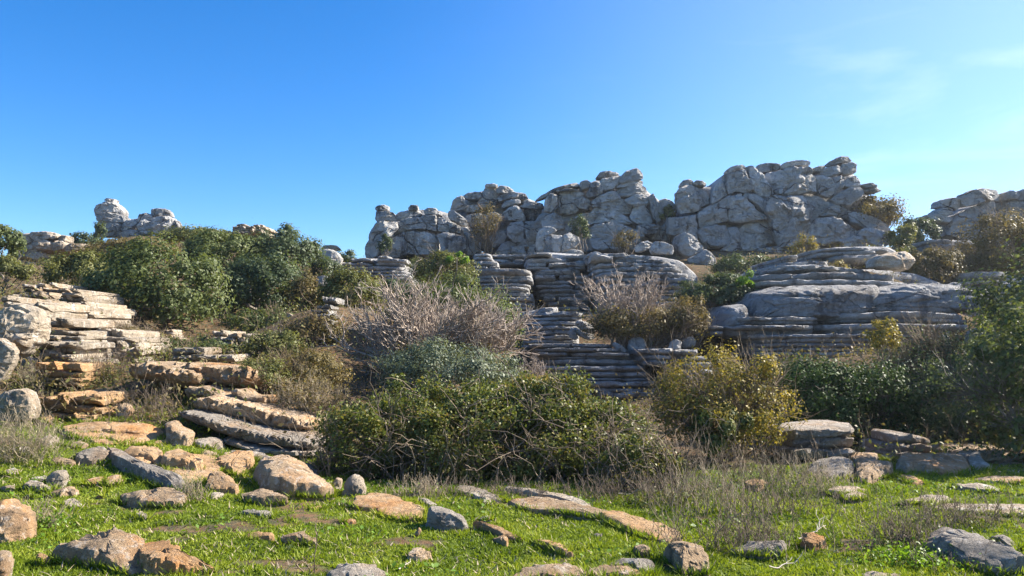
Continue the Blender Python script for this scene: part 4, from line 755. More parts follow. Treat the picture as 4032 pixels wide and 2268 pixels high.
standing('6', [(1378,495),(1400,450),(1500,443),(1543,500),(1500,560),(1400,560)], 'knobbly grey stone between the layered ledge and the leaning block', FGREY, dY=.5)
standing('6', [(1378,580),(1440,540),(1520,548),(1535,595),(1440,602)], 'low grey stone below the knobbly grey stone', FGREY, dY=.2)
standing('6', [(1528,592),(1590,553),(1643,575),(1645,612),(1560,620)], 'small blue-grey stone at the foot of the leaning block', FGREY, dY=.1)
standing('6', [(998,700),(1020,630),(1110,588),(1250,588),(1342,640),(1345,695),(1260,748),(1180,768),(1060,730)], 'cracked grey boulder with grass in its cracks, right of the bush', FGREY, cr=.12, p=3.4)
lying('6', [(1358,735),(1390,690),(1480,668),(1633,690),(1622,735),(1500,765),(1430,790),(1370,766)], .10, 'pale pitted oval rock beside the cracked boulder', FORE)
lying('6', [(1640,705),(1680,665),(1850,650),(2000,640),(2150,650),(2185,692),(2100,725),(1900,726),(1700,720)], .12, 'long flat pitted slab at the back of the right lawn', FORE, name='flat_rock')
lying('6', [(1980,632),(2100,622),(2235,633),(2245,660),(2345,690),(2200,700),(2150,655)], .10, 'stepped pale slab behind the long flat slab', PALE, name='flat_rock')
lying('6', [(1275,612),(1400,592),(1545,612),(1500,645),(1350,648)], .08, 'tan stone strip behind the cracked boulder', FORE)
lying('6', [(1655,743),(1780,758),(1865,800),(1800,804),(1720,778)], .03, 'narrow orange strip of rock on the right lawn', WARM)
lying('6', [(1125,852),(1220,823),(1360,823),(1475,850),(1380,873),(1200,872)], .03, 'pale flat oval rock in the right lawn beside the dry weeds', PALE)
lying('6', [(1255,888),(1380,872),(1465,886),(1400,904),(1300,904)], .025, 'smaller flat rock just below the pale oval one', PALE)
lying('6', [(1685,928),(1850,903),(2000,903),(2085,920),(2030,941),(1750,939)], .03, 'long flat cream rock in the middle of the right lawn', PALE)
lying('6', [(1865,972),(2000,958),(2200,963),(2400,963),(2700,970),(2700,1035),(2300,1020),(2100,1004),(1950,984)], .035, 'flat rock sheet running out of the photo at right', PALE, name='flat_rock')
lying('6', [(2195,765),(2350,743),(2640,760),(2560,794),(2400,794)], .03, 'flat pinkish rock near the right edge below the bedded ledge', FORE)
lying('6', [(2025,818),(2200,808),(2455,842),(2300,850)], .02, 'thin worn rock strip between the flat rocks of the right lawn', PALE)
standing('6', [(1838,1170),(1880,1100),(1960,1093),(2060,1120),(2200,1190),(2350,1260),(2450,1330),(2574,1390),(2680,1450),(2400,1440),(2200,1390),(2050,1310),(1900,1230)], 'big sloping grey rock running into the bottom right corner', FGREY, tilt=(.2, .8))
standing('6', [(1528,1300),(1600,1248),(1643,1265),(1605,1316)], 'small grey stone in dry grass left of the sloping grey rock', FGREY)
standing('6', [(1615,1205),(1680,1143),(1785,1200),(1745,1240)], 'pale pitted stone in dry twigs beside the sloping grey rock', FGREY)
standing('6', [(2305,1165),(2400,1148),(2555,1240),(2480,1280),(2400,1230)], 'shaded grey stone behind the sloping grey rock', FGREY)
standing('6', [(455,1275),(560,1210),(700,1198),(820,1188),(853,1230),(833,1318),(700,1305),(540,1300)], 'pitted pale rock buried in dry weeds, right of centre', FGREY)
lying('6', [(945,1245),(1000,1210),(1080,1218),(1143,1252),(1050,1270)], .06, 'smooth orange stone right of the rock in dry weeds', WARM)
standing('6', [(1390,1460),(1400,1425),(1600,1418),(1700,1440),(1695,1500),(1400,1500)], 'flat cream rock at the bottom edge of the right lawn', PALE)
lying('6', [(535,805),(640,788),(745,812),(640,836)], .05, 'flat ochre stone behind the dry weeds', WARM)
for pts, mat, label in [
 ([(1060,505),(1150,470),(1250,465),(1235,500),(1100,518)], WARM, 'low ochre plate between the slanting ridge and the broad rib'),
 ([(1640,535),(1760,548),(1900,588),(1965,612),(1800,618),(1700,604)], FGREY, 'low grey bed at the foot of the thin shaded bed'),
 ([(1130,745),(1190,712),(1262,735),(1255,765),(1170,770)], WARM, 'left ochre lump below the bright orange stone'),
 ([(1255,765),(1300,725),(1400,735),(1455,760),(1420,795),(1310,800)], WARM, 'right ochre lump below the bright orange stone'),
 ([(2155,705),(2190,645),(2260,648),(2315,690),(2305,745),(2220,748)], FGREY, 'blue-grey stone in the shade right of the biggest sloping rock'),
 ([(2340,800),(2370,765),(2420,780),(2425,805),(2370,812)], FGREY, 'small stone between the blue-grey stone and the cream boulder'),
 ([(295,300),(335,280),(395,330),(360,350),(310,335)], WARM, 'ochre wedge at the left foot of the flat-topped ochre block'),
 ([(535,318),(600,298),(668,330),(665,358),(580,350)], WARM, 'ochre chip at the right foot of the flat-topped ochre block'),
 ([(1030,300),(1080,278),(1135,295),(1125,315),(1050,318)], FORE, 'small tan stone in the grass under the dark hollow'),
 ([(500,492),(560,478),(640,515),(600,535),(520,520)], FORE, 'tan stone above the dark pitted rib head'),
 ([(640,470),(720,450),(800,470),(780,500),(680,498)], WARM, 'low ochre stone between the broad rib and the pitted rib head'),
 ([(940,590),(1040,585),(1090,640),(1060,690),(980,680)], WARM, 'tan stone under the square-ended ochre block'),
 ([(1540,600),(1600,585),(1655,605),(1640,640),(1560,635)], FORE, 'tan stone between the long lower beam and the yellow slab'),
 ([(90,540),(150,500),(230,520),(240,570),(130,590)], PALE, 'white stone in the weeds below the rounded white boulder'),
 ([(20,1010),(60,985),(120,1000),(110,1030),(40,1035)], PALE, 'small white stone left of the cut cream rock')]:
    standing('4', pts, label, mat)
for pts, mat, label in [
 ([(640,1000),(700,965),(820,985),(880,1030),(800,1060),(680,1050)], WARM, 'ochre slab end sticking out right of the flat-topped block'),
 ([(480,560),(560,520),(700,535),(720,590),(600,610)], PALE, 'cream step between the tan ledges and the layered cream pile'),
 ([(160,640),(230,600),(300,640),(280,690),(190,690)], PALE, 'cream rubble stone right of the lower white boulder'),
 ([(1100,600),(1200,575),(1290,600),(1280,640),(1130,640)], PALE, 'flat cream stone left of the two flat cream slabs')]:
    ground_rock('rock', src('a', pts), 0, mat, label, phi=.45)
# ---------------------------------------------------------------- plants
def rvec(n): return unit(RNG.normal(size=(n, 3)))
def leaf_quads(c, nrm, L, asp=.55, jit=.35):
    n = len(c); a = unit(np.cross(nrm, rvec(n))); b = np.cross(nrm, a); Ls = (L * (1 + jit * RNG.normal(size=n))).clip(L * .4, L * 2)[:, None]
    fold = nrm * Ls * .12
    V = np.stack([c - a * Ls / 2, c + b * Ls * asp / 2 + fold, c + a * Ls / 2, c - b * Ls * asp / 2 + fold], 1).reshape(-1, 3)
    return V, np.arange(n * 4).reshape(n, 4)
def tubes(segs):
    """segs (n,8): p0 p1 r0 r1 -> three-sided twigs"""
    s = np.asarray(segs, float); p0, p1, r0, r1 = s[:, :3], s[:, 3:6], s[:, 6:7], s[:, 7:8]; d = unit(p1 - p0)
    a = unit(np.cross(d, np.where(abs(d[:, 2:3]) > .9, [[1., 0, 0]], [[0, 0, 1.]]))); b = np.cross(d, a); V = []
    for p, r in ((p0, r0), (p1, r1)):
        for k in range(3): an = k * 2.0944; V.append(p + r * (a * math.cos(an) + b * math.sin(an)))
    V = np.stack(V, 1).reshape(-1, 3); o = np.arange(len(s))[:, None, None] * 6
    F = np.array([[0, 1, 4, 3], [1, 2, 5, 4], [2, 0, 3, 5]])[None] + o
    return V, F.reshape(-1, 4)
def curve_segs(p0, p1, r0, r1, n=6, wob=.06, lift=0.):
    """many wandering limbs at once: p0,p1 (m,3)"""
    m = len(p0); t = np.linspace(0, 1, n + 1)[None, :, None]; L = np.linalg.norm(p1 - p0, axis=1)[:, None, None]
    pts = p0[:, None] * (1 - t) + p1[:, None] * t; w = np.cumsum(RNG.normal(size=(m, n + 1, 3)), 1) * wob * L; w -= w[:, :1]; w *= 1 - .3 * t
    pts = pts + w; pts[..., 2] += (lift * L[..., 0]) * (4 * t * (1 - t))[..., 0]
    rr = np.asarray(r0).reshape(-1, 1, 1) * (1 - t) + np.asarray(r1).reshape(-1, 1, 1) * t; rr = np.broadcast_to(rr, (m, n + 1, 1))
    S = np.concatenate([pts[:, :-1], pts[:, 1:], rr[:, :-1], rr[:, 1:]], -1)
    return S.reshape(-1, 8), pts
def branches(pts, per, length, r0, r1, up=.2, spread=.8, n=3, lo=.25):
    """side shoots from limbs given as (m,k,3) points"""
    m, k, _ = pts.shape; i = np.repeat(np.arange(m), per); t = RNG.uniform(lo, .98, len(i)) * (k - 1); j = np.minimum(t.astype(int), k - 2); f = (t - j)[:, None]
    p = pts[i, j] * (1 - f) + pts[i, j + 1] * f; d = unit(unit(pts[i, j + 1] - pts[i, j]) + rvec(len(i)) * spread + np.array((0, 0, up)))
    L = length * RNG.uniform(.5, 1.3, (len(i), 1))
    return curve_segs(p, p + d * L, r0, r1, n, .07)
def geom(bb, Y, depth):
    x0, x1, y0, y1 = [v * 1.5652 for v in bb]; c = P((x0 + x1) / 2, (y0 + y1) / 2, Y)
    return c, np.array(((x1 - x0) / 2 / FPX * Y, depth * (x1 - x0) / 2 / FPX * Y, (y1 - y0) / 2 / FPX * Y))
def crown_pts(c, R, n, nC, cs=.2, low=-.55, fill=.5):
    d = rvec(nC * 2); d = d[d[:, 2] > low][:nC]; nC = len(d)
    cc = c + d * R * (fill + (1 - fill) * RNG.random((nC, 1)) ** .5 * .98) * (1 - cs * .55)
    far = RNG.random(nC) < .16; cc[far] = c + (cc[far] - c) * RNG.uniform(1.05, 1.22, (far.sum(), 1))
    k = RNG.integers(0, nC, n); o = RNG.normal(size=(n, 3)) * .55; o = o / np.maximum(1, np.linalg.norm(o, axis=1, keepdims=True) / 1.25)
    sz = RNG.uniform(.6, 1.25, (nC, 1)); m = R.mean() * .35 + R * .65
    p = cc[k] + o * m * cs * sz[k]
    nr = unit(unit(o) * .8 + unit((p - c) / R) * .5 + rvec(n) * .7 + np.array((0, 0, .35)))
    return p, nr, cc
def bush(label, bb, Y, mat, L=.05, dens=5, nC=40, depth=.8, cs=.24, cat='shrub', name='evergreen_bush', bark=BARK, asp=.6, twigs=0, stems=10, r0=.03, low=-.55, fill=.45, group=None, extra=None, tmat=None):
    c, R = geom(bb, Y, depth); R = R * 1.13; c = c + np.array((0, R[1] * .3, 0)); g = H([(c[0], c[1])])[0]; base = np.array((c[0], c[1], g - .03))
    n = int(dens * math.pi * R[0] * R[2] / (L * L * asp * .5)); n = min(n, 21000)
    p, nr, cc = crown_pts(c, R, n, nC, cs, low, fill)
    t = thing(name, label, cat, base, group)
    V, F = leaf_quads(p, nr, L, asp); mk('crown', V, F, mat, t, smooth=False)
    if extra:                                                      # a patch of other foliage growing through the crown
        em, ebb, eL, en = extra; ec, eR = geom(ebb, Y - R[1] * .45, depth); p, nr, _ = crown_pts(ec, eR, en, 10, .3); V, F = leaf_quads(p, nr, eL, asp); o = mk('foliage_patch', V, F, em, t, smooth=False)
    sel = cc[RNG.permutation(len(cc))[:stems]]; b0 = base + RNG.normal(size=(len(sel), 3)) * np.array((R[0] * .12, R[1] * .12, 0)); b0[:, 2] = g - .05
    S, pts = curve_segs(b0, sel, r0, r0 * .3, 7, .05, .05); allS = [S]
    if twigs:
        S2, p2 = branches(pts, max(1, twigs // len(sel)), R.mean() * .5, r0 * .25, r0 * .1, .3, .9, 4, .35); allS.append(S2)
        S3, _ = branches(p2, 1, R.mean() * .22, r0 * .12, r0 * .06, .2, .8, 2); allS.append(S3)
    V, F = tubes(np.concatenate(allS)); mk('trunk', V, F, tmat or bark, t, smooth=True)
    return t
def bare_shrub(label, bb, Y, mat, stems, r0, k1, k2, k3, base_px=None, depth=.8, cat='shrub', name='bare_shrub', leafs=None, thin=1.0, group=None):
    c, R = geom(bb, Y, depth); bx = base_px or ((bb[0] + bb[1]) / 2)
    bpt = P(bx * 1.5652, bb[3] * 1.5652, Y); g = min(H([(bpt[0], Y)])[0], bpt[2] + .3); base = np.array((bpt[0], Y, g - .03)); t = thing(name, label, cat, base, group)
    d = rvec(stems * 3); d = d[d[:, 2] > -.15][:stems]; tgt = c + d * R * RNG.uniform(.45, .8, (len(d), 1)) * np.array((1.08, 1, .85))
    b0 = base + RNG.normal(size=(len(d), 3)) * np.array((R[0] * .10, R[1] * .10, 0)); b0[:, 2] = g - .05
    S, pts = curve_segs(b0, tgt, r0, r0 * .35, 8, .035, .04); A = [S]; m = R.mean()
    S, p2 = branches(pts, k1, m * .42, r0 * .4, r0 * .2, .12, .6, 5, .3); A.append(S)
    S, p3 = branches(p2, k2, m * .22, r0 * .22 * thin, r0 * .14 * thin, .15, .7, 4, .2); A.append(S)
    tips = p3
    if k3: S, tips = branches(p3, k3, m * .11, r0 * .15 * thin, r0 * .1 * thin, .25, .8, 2, .2); A.append(S)
    V, F = tubes(np.concatenate(A)); mk('branches', V, F, mat, t, smooth=True)
    if leafs:
        for lm, lL, ln, zone in leafs:
            q = tips.reshape(-1, 3); rel = (q - c) / R; keep = np.where(zone(rel))[0]
            if len(keep) == 0: continue
            q = q[RNG.choice(keep, ln)] + RNG.normal(size=(ln, 3)) * lL * .8; V, F = leaf_quads(q, unit(rvec(ln) + np.array((0, 0, .5))), lL, .6); mk('leaves', V, F, lm, t, smooth=False)
    return t
# ---- evergreens of the left slope
bush('biggest olive-green evergreen sprawling down the left slope', (215,545,600,862), 19, EVER, .075, 6.5, 95, .8, .2, 'tree', 'evergreen_tree', r0=.06, stems=14, fill=.55)
bush('olive evergreen clump at the left of the biggest evergreen', (105,280,628,742), 22, OLIVE, .075, 6, 45, .8, .24, 'tree', 'evergreen_tree')
bush('dense grey-green evergreen right of the biggest evergreen', (520,772,645,815), 21.5, DARKL, .075, 6.5, 80, .8, .2, 'tree', 'evergreen_tree', r0=.06)
bush('darkest rounded evergreen on the skyline at centre left', (612,800,572,690), 27, DARKL, .085, 6.5, 55, .8, .22, 'tree', 'evergreen_tree')
bush('dark evergreen behind the biggest one below the skyline knobs', (445,660,582,715), 26, EVER, .085, 6.5, 60, .8, .22, 'tree', 'evergreen_tree')
bush('brownish evergreen at the foot of the hooded tower', (205,450,602,660), 30, BROWN, .085, 6, 40, .6, .3, 'shrub', 'evergreen_bush')
bush('dark bush in front of the hooded tower base, left', (165,240,585,625), 40, DARKL, .1, 6, 16, .8, .32, 'shrub')
bush('evergreen climbing the left side of the hooded tower', (228,262,560,622), 43.5, DARKL, .1, 5, 14, .8, .3, 'shrub')
bush('evergreen tree cut by the left edge on the skyline', (-70,48,560,660), 25, EVER, .085, 6, 30, .9, .3, 'tree', 'evergreen_tree')
bush('olive shrub under the evergreen at the left edge', (-60,70,645,715), 22, OLIVE, .07, 5, 20, .8, .32, 'shrub')
bush('low green shrub between the skyline knobs and the tower', (385,560,575,620), 34, OLIVE, .09, 5.5, 26, .7, .3, 'shrub')
bush('dark shrub right of the skyline knobs behind the saddle boulder', (830,895,625,668), 34, DARKL, .09, 5, 14, .8, .35, 'shrub', twigs=60)
bush('dark shrub below the saddle boulder', (770,860,652,705), 29, DARKL, .085, 5, 18, .8, .35, 'shrub')
bush('ochre-leaved shrub right of the grey-green evergreen', (722,805,685,795), 20.5, BROWN, .06, 4, 28, .8, .3, 'shrub', 'deciduous_shrub', TWIGB, twigs=120)
bush('small olive bush above the bare mauve shrub', (805,955,678,795), 20, OLIVE, .06, 5.5, 34, .8, .26, 'shrub')
bush('shrub with a bright green patch under the low crag', (1035,1195,632,728), 26, OLIVE, .065, 4.5, 34, .8, .26, 'shrub', twigs=140, extra=(LIME, (1120,1180,632,672), .065, 900))
bush('dome-shaped evergreen behind the bare mauve shrub', (965,1300,705,905), 17.6, EVER, .055, 5, 90, .7, .18, 'shrub', fill=.6)
bush('dark scrub at the foot of the grey-green evergreen', (560,740,775,850), 18.5, EVER, .055, 4, 30, .7, .3, 'shrub', twigs=160, bark=TWIGB)
bush('dark tangled scrub between the left evergreens and the bare shrub', (700,860,790,890), 16.8, BROWN, .05, 3, 30, .7, .3, 'shrub', 'tangled_scrub', TWIGB, twigs=240)
# ---- middle scrub
bush('leafy green shrub beside the split bedded block', (605,765,835,925), 14.2, OLIVE, .045, 4.5, 40, .8, .26, 'shrub', twigs=160)
bush('brown-green scrub right of the twin slabs', (650,880,885,1010), 12.6, BROWN, .04, 2.6, 50, .8, .26, 'shrub', 'tangled_scrub', TWIGB, twigs=420, r0=.016)
bush('low olive scrub along the right end of the twin slabs', (590,720,905,985), 12.0, OLIVE, .035, 3.2, 36, .7, .3, 'shrub', 'tangled_scrub', TWIGB, twigs=200, r0=.014)
bare_shrub('pale dry twiggy scrub above the long rounded beam', (670,880,935,1075), 11.3, STRAW, 34, .010, 5, 5, 2, depth=.6, name='dry_scrub', leafs=[(BROWN, .03, 2600, lambda r: r[:, 2] < 2)])
bare_shrub('big bare mauve-grey shrub in the centre', (850,1385,712,985), 15.5, TWIG, 44, .044, 8, 4, 3, base_px=1080, depth=.75, thin=.95,
   leafs=[(YEL, .045, 2600, lambda r: (r[:, 2] < -.1) & (abs(r[:, 0]) < .45)), (LIME, .045, 700, lambda r: (r[:, 2] < -.2) & (abs(r[:, 0] - .05) < .2))])
bush('grey-green shrub in front of the bare mauve shrub', (955,1300,868,1020), 12.8, GREYL, .04, 5, 80, .75, .2, 'shrub', twigs=200, fill=.55)
bush('small yellow-leaved shoots above the bramble, centre right', (1270,1400,945,1000), 11.8, YEL, .035, 2.2, 22, .7, .34, 'shrub', 'deciduous_shrub', TWIGB, twigs=160, r0=.012)
bare_shrub('bare twigs leaning over the bedded stair, right of the mauve shrub', (1290,1385,870,1000), 14.6, TWIG, 22, .014, 6, 5, 3, depth=.8)
# ---- bramble thicket
t = thing('bramble_thicket', 'sprawling bramble thicket with glossy leaves and arching canes in the centre', 'bramble', (*hit(1900, 1950)[:2], hit(1900, 1950)[2] - .05))
ells = [((775,1010,1020,1265), 9.0, .8), ((900,1180,965,1260), 9.4, .8), ((1080,1380,975,1262), 9.5, .8), ((1280,1560,960,1260), 9.4, .8), ((1420,1650,1010,1270), 9.2, .8), ((1000,1500,1010,1262), 8.9, .5), ((1500,1710,1110,1300), 8.5, .6)]
VV, FF, CA = [], [], []; off = 0
for bb, Y, dp in ells:
    c, R = geom(bb, Y, dp); R = R * 1.13; c[1] += R[1] * .6; p, nr, cc = crown_pts(c, R, int(14000 * R[0] * R[2] / .45), 70, .2, -.8, .6)
    gz = H(p[:, :2]); p = p[p[:, 2] > gz + .03]; nr = nr[:len(p)]; V, F = leaf_quads(p, unit(nr + np.array((0, -.15, .2))), (.035), .7); VV.append(V); FF.append(F + off); off += len(V)
    m = 24; a = c + rvec(m) * R * np.array((.9, .8, .2)); a[:, 2] = H(a[:, :2]); bnd = c + rvec(m) * R * RNG.uniform(.7, 1.12, (m, 1)); bnd[:, 1] -= R[1] * .4
    bnd[:, 2] = np.maximum(bnd[:, 2], H(bnd[:, :2]) + .1)
    S, pts = curve_segs(a, bnd, .009, .0035, 9, .04, .22); CA.append(S); S, _ = branches(pts, 5, .34, .0045, .0025, .1, .9, 4, .2); CA.append(S)
    m = 20; a = c + rvec(m) * R * np.array((1, 1, .3)); a[:, 1] = c[1] - R[1] * RNG.uniform(.7, 1.2, m); a[:, 2] = H(a[:, :2]); e = a + RNG.normal(size=(m, 3)) * np.array((.4, .2, .1)) + np.array((0, 0, .1)); e[:, 2] += RNG.uniform(.1, .6, m)
    S, pts = curve_segs(a, e, .006, .002, 7, .06, .3); CA.append(S); S, _ = branches(pts, 4, .18, .003, .0015, .1, .9, 3, .2); CA.append(S)
mk('leaves', np.concatenate(VV), np.concatenate(FF), BRAM, t, smooth=False); V, F = tubes(np.concatenate(CA)); mk('canes', V, F, CANE, t)
# ---- right side
bush('yellow-leaved autumn bush in front of the big bedded dome', (1665,1990,862,1190), 10.4, YEL, .036, 1.9, 110, .8, .17, 'shrub', 'deciduous_shrub', TWIGB, twigs=900, stems=26, r0=.02, fill=.3, extra=(BRAM, (1740,1900,1010,1170), .04, 5200))
bare_shrub('bare grey-brown shrub growing against the central cliff', (1440,1692,655,860), 20.5, TWIG, 30, .038, 7, 4, 3, base_px=1570, depth=.7, thin=.95, leafs=[(YEL, .06, 1300, lambda r: (r[:, 2] < -.2))])
bush('dark scrub under the bare cliff shrub', (1480,1780,775,862), 20, BROWN, .055, 4.2, 46, .6, .26, 'shrub', 'tangled_scrub', TWIGB, twigs=260)
bush('dark evergreen with a bright green end left of the big dome', (1715,1912,690,790), 22, DARKL, .065, 5.5, 44, .7, .24, 'shrub', twigs=160, extra=(LIME, (1850,1912,680,730), .065, 1100))
bush('brown leafless scrub between dome and cliff shrub', (1690,1790,745,850), 20, BROWN, .05, 2.6, 30, .7, .3, 'shrub', 'tangled_scrub', TWIGB, twigs=260)
bush('dark scrub in the shade below the massive crag, left', (1790,1960,640,705), 29.5, DARKL, .075, 5, 34, .6, .3, 'shrub')
bush('dark scrub in the shade below the massive crag, right', (1930,2080,640,690), 29.5, DARKL, .075, 4.5, 28, .6, .3, 'shrub', twigs=120)
bush('small yellowish shrub on the ledge below the massive crag', (1995,2060,592,665), 30, YEL, .06, 1.6, 18, .8, .3, 'shrub', 'deciduous_shrub', TWIGB, twigs=220)
bush('dry yellow tuft on top of the flat thin beds', (2080,2140,655,690), 23.5, YEL, .05, 1.6, 14, .8, .3, 'shrub', 'deciduous_shrub', TWIGB, twigs=120)
bush('olive bush hanging on the right shoulder of the massive crag', (2140,2290,488,570), 36, BROWN, .1, 4.2, 34, .8, .28, 'shrub', twigs=200)
bush('rounded olive-green bush right of the massive crag', (2238,2312,565,632), 29.5, OLIVE, .075, 6, 22, .8, .3, 'shrub')
bush('dark green bush behind the rounded olive-green one', (2260,2365,542,650), 31, DARKL, .08, 6, 34, .8, .26, 'shrub')
bush('low green bush at the foot of the rounded olive-green one', (2225,2330,625,668), 28.5, OLIVE, .075, 5, 20, .8, .3, 'shrub')
bush('brown dome-shaped bush above the right shelf', (2278,2430,625,725), 24, BROWN, .065, 6, 46, .8, .22, 'shrub', twigs=120)
bush('big dark brown bush at the right edge under the far crag', (2420,2680,545,735), 25, BROWN, .07, 4.8, 80, .7, .2, 'shrub', 'deciduous_shrub', TWIGB, twigs=700)
bush('dark shrub in the saddle right of the brown dome bush', (2200,2300,700,740), 24, DARKL, .065, 4.5, 20, .7, .3, 'shrub')
bush('brown bare bush in the recess of the jumbled crag', (1188,1262,508,612), 36, BROWN, .08, 1.2, 24, .8, .3, 'shrub', 'deciduous_shrub', TWIGB, twigs=420, r0=.035)
bush('dark bush in the cleft beside the cleft boulder', (1435,1482,545,610), 34.5, DARKL, .09, 3, 16, .8, .3, 'shrub', twigs=160)
bush('thin dark bush in front of the smooth lower block of the tall crag', (1535,1605,575,640), 34, BROWN, .08, 1.5, 16, .8, .3, 'shrub', twigs=260)
bush('small green bush in the notch left of the round pillar', (1660,1702,518,550), 36.5, OLIVE, .09, 5, 10, .8, .35, 'shrub')
bush('dark ivy on the left end of the low crag', (950,985,590,640), 35, DARKL, .09, 4, 10, .7, .4, 'shrub', 'ivy')
bush('sunlit ivy mound in front of the big dome', (1930,2205,912,1100), 12.6, IVY, .045, 6.5, 80, .8, .22, 'shrub', 'ivy_thicket', twigs=120, fill=.6)
bush('broad dark ivy thicket behind the leaning layered block', (1970,2360,930,1165), 12.6, IVY, .045, 6, 120, .8, .18, 'shrub', 'ivy_thicket', twigs=260, fill=.6, low=-.95)
bush('dark thicket rising at right below the dome', (2170,2560,835,1150), 13.4, DARKL, .045, 5, 130, .7, .18, 'shrub', 'ivy_thicket', TWIGB, twigs=900, fill=.55, r0=.02, low=-.95)
bush('orange-tipped shrub in front of the dome', (2180,2270,800,900), 13.2, YEL, .036, 2.2, 30, .8, .28, 'shrub', 'deciduous_shrub', TWIGB, twigs=200, r0=.012)
bush('dark tangled thicket at the right edge', (2330,2680,860,1165), 11.8, DARKL, .04, 4.6, 120, .7, .18, 'shrub', 'tangled_scrub', TWIGB, twigs=700, fill=.5, r0=.018, low=-.95)
bush('tall leafy bush cut by the right edge', (2490,2880,740,1175), 9.9, EVER, .055, 3.6, 120, .8, .18, 'shrub', twigs=700, fill=.5, r0=.03, low=-.95)
bush('tall evergreen added beyond the right edge to shade the dark thicket', (2550,3150,530,1080), 13.9, EVER, .08, 3.5, 100, .8, .2, 'tree', 'evergreen_tree', r0=.07, low=-.9, fill=.5)  # mostly out of view; added to throw shade over the right thicket
bush('low dark scrub between the layered cream pile and the split bedded block', (415,600,845,915), 15.6, EVER, .05, 4, 34, .7, .28, 'shrub', 'tangled_scrub', TWIGB, twigs=160)
bush('olive scrub above the shaded pile of knobbly beds', (765,860,735,800), 21, OLIVE, .06, 4, 24, .8, .3, 'shrub', 'tangled_scrub', TWIGB, twigs=120)
bush('dark low scrub below the dark bedded ledges', (900,1050,705,765), 23, DARKL, .065, 4.5, 30, .7, .28, 'shrub', 'tangled_scrub', TWIGB, twigs=120)
bush('brown scrub between the biggest evergreen and the cream pile', (230,420,825,880), 16.8, BROWN, .05, 3, 34, .7, .3, 'shrub', 'tangled_scrub', TWIGB, twigs=240)
bush('dry scrub right of the bedded stair', (1640,1740,930,1050), 13.4, BROWN, .045, 3, 30, .7, .3, 'shrub', 'tangled_scrub', TWIGB, twigs=260)
# ---------------------------------------------------------------- dry weeds, turf, undergrowth, dead wood
def weeds(label, px, py, w, h, n, mat=STRAW, depth=.6, r=.0028, fork=4, leaf=None):
    """clump of dead stems with forked heads; px,py: its foot in the photo, w and h in metres"""
    g = hit(px * 1.5652, py * 1.5652); t = thing('dry_weed_clump', label, 'dry weeds', (g[0], g[1], g[2] - .02))
    n = max(31, int(n * .26)) if n > 30 else n; b = np.stack([g[0] + RNG.normal(size=n) * w * .4, g[1] + RNG.normal(size=n) * w * depth * .4, np.zeros(n)], 1); b[:, 2] = H(b[:, :2]) - .01
    hh = h * RNG.uniform(.35, 1.1, n); e = b + np.stack([RNG.normal(size=n) * hh * .35, RNG.normal(size=n) * hh * .3, hh], 1)
    S, pts = curve_segs(b, e, r, r * .5, 6, .05); A = [S]
    if fork: S, p2 = branches(pts, fork, h * .3, r * .6, r * .4, .3, .7, 3, .3); A.append(S)
    if n <= 60:                                              # few tall stalks: each one a part
        for i in range(n):
            S1, p1 = curve_segs(b[i:i+1], e[i:i+1], r, r * .5, 6, .05); S2, _ = branches(p1, max(2, fork), h * .3, r * .6, r * .4, .3, .7, 3, .3); V, F = tubes(np.concatenate([S1, S2])); mk('stem', V, F, mat, t)
    else: V, F = tubes(np.concatenate(A)); mk('stems', V, F, mat, t)
    if leaf:
        lm, ln, L = leaf; q = np.stack([g[0] + RNG.normal(size=ln) * w * .45, g[1] + RNG.normal(size=ln) * w * depth * .45, np.zeros(ln)], 1); q[:, 2] = H(q[:, :2]) + abs(RNG.normal(size=ln)) * h * .25 + .02
        V, F = leaf_quads(q, unit(rvec(ln) + np.array((0, 0, .8))), L, .5); mk('leaves', V, F, lm, t, smooth=False)
weeds('tall dry weeds between the yellow bush and the long ledge', 1800, 1290, .55, .42, 240)
weeds('dense grey-brown weed clump left of the right lawn', 1930, 1290, .7, .30, 480, CANE)
weeds('dry weeds at the foot of the yellow-leaved bush', 1900, 1215, .8, .38, 500, CANE, leaf=(OLIVE, 500, .03))
weeds('dry weeds beside the right lawn below the cracked boulder', 2050, 1240, .5, .34, 320)
weeds('low dry tangle under the right end of the bramble', 1690, 1265, .6, .28, 420, CANE, leaf=(BRAM, 500, .03))
weeds('dry tangle around the pitted rock buried in weeds', 1880, 1375, .55, .26, 520, CANE)
weeds('tall thin dead stalks by the end of the long ledge', 1690, 1400, .25, .5, 12, CANE, r=.003)
weeds('tall dead stalks in front of the yellow-leaved bush', 1755, 1230, .35, .6, 60, CANE, r=.003)
weeds('dry grass and weeds at the left edge beside the white boulder', 30, 1160, .6, .5, 700, STRAW, leaf=(OLIVE, 900, .03))
weeds('dry weeds in the lower left beside the cut rock', 95, 1330, .25, .22, 160, STRAW, leaf=(LIME, 300, .03))
weeds('dry grass tuft at the left foot of the bramble', 1060, 1248, .4, .2, 420, STRAW)
weeds('pale grass tuft between cream stones in the left grass', 478, 1265, .16, .24, 160, STRAW)
weeds('dry stalks in the dark hollow under the twin slabs', 400, 1060, .7, .45, 260, CANE)
weeds('dry scrub tuft beside the two-layer ochre ledge', 250, 960, .5, .5, 480, CANE, leaf=(OLIVE, 1200, .035))
weeds('green and brown tuft below the big white boulder', 70, 980, .5, .4, 360, STRAW, leaf=(OLIVE, 1200, .035))
weeds('dry grass between cream ledges and the layered cream pile', 390, 905, .5, .45, 460, STRAW, leaf=(BROWN, 800, .04))
weeds('dry scrub above the layered cream pile', 300, 850, .7, .5, 420, CANE, leaf=(BROWN, 700, .045))
weeds('brown grass right of the layered cream pile', 370, 885, .5, .5, 420, STRAW)
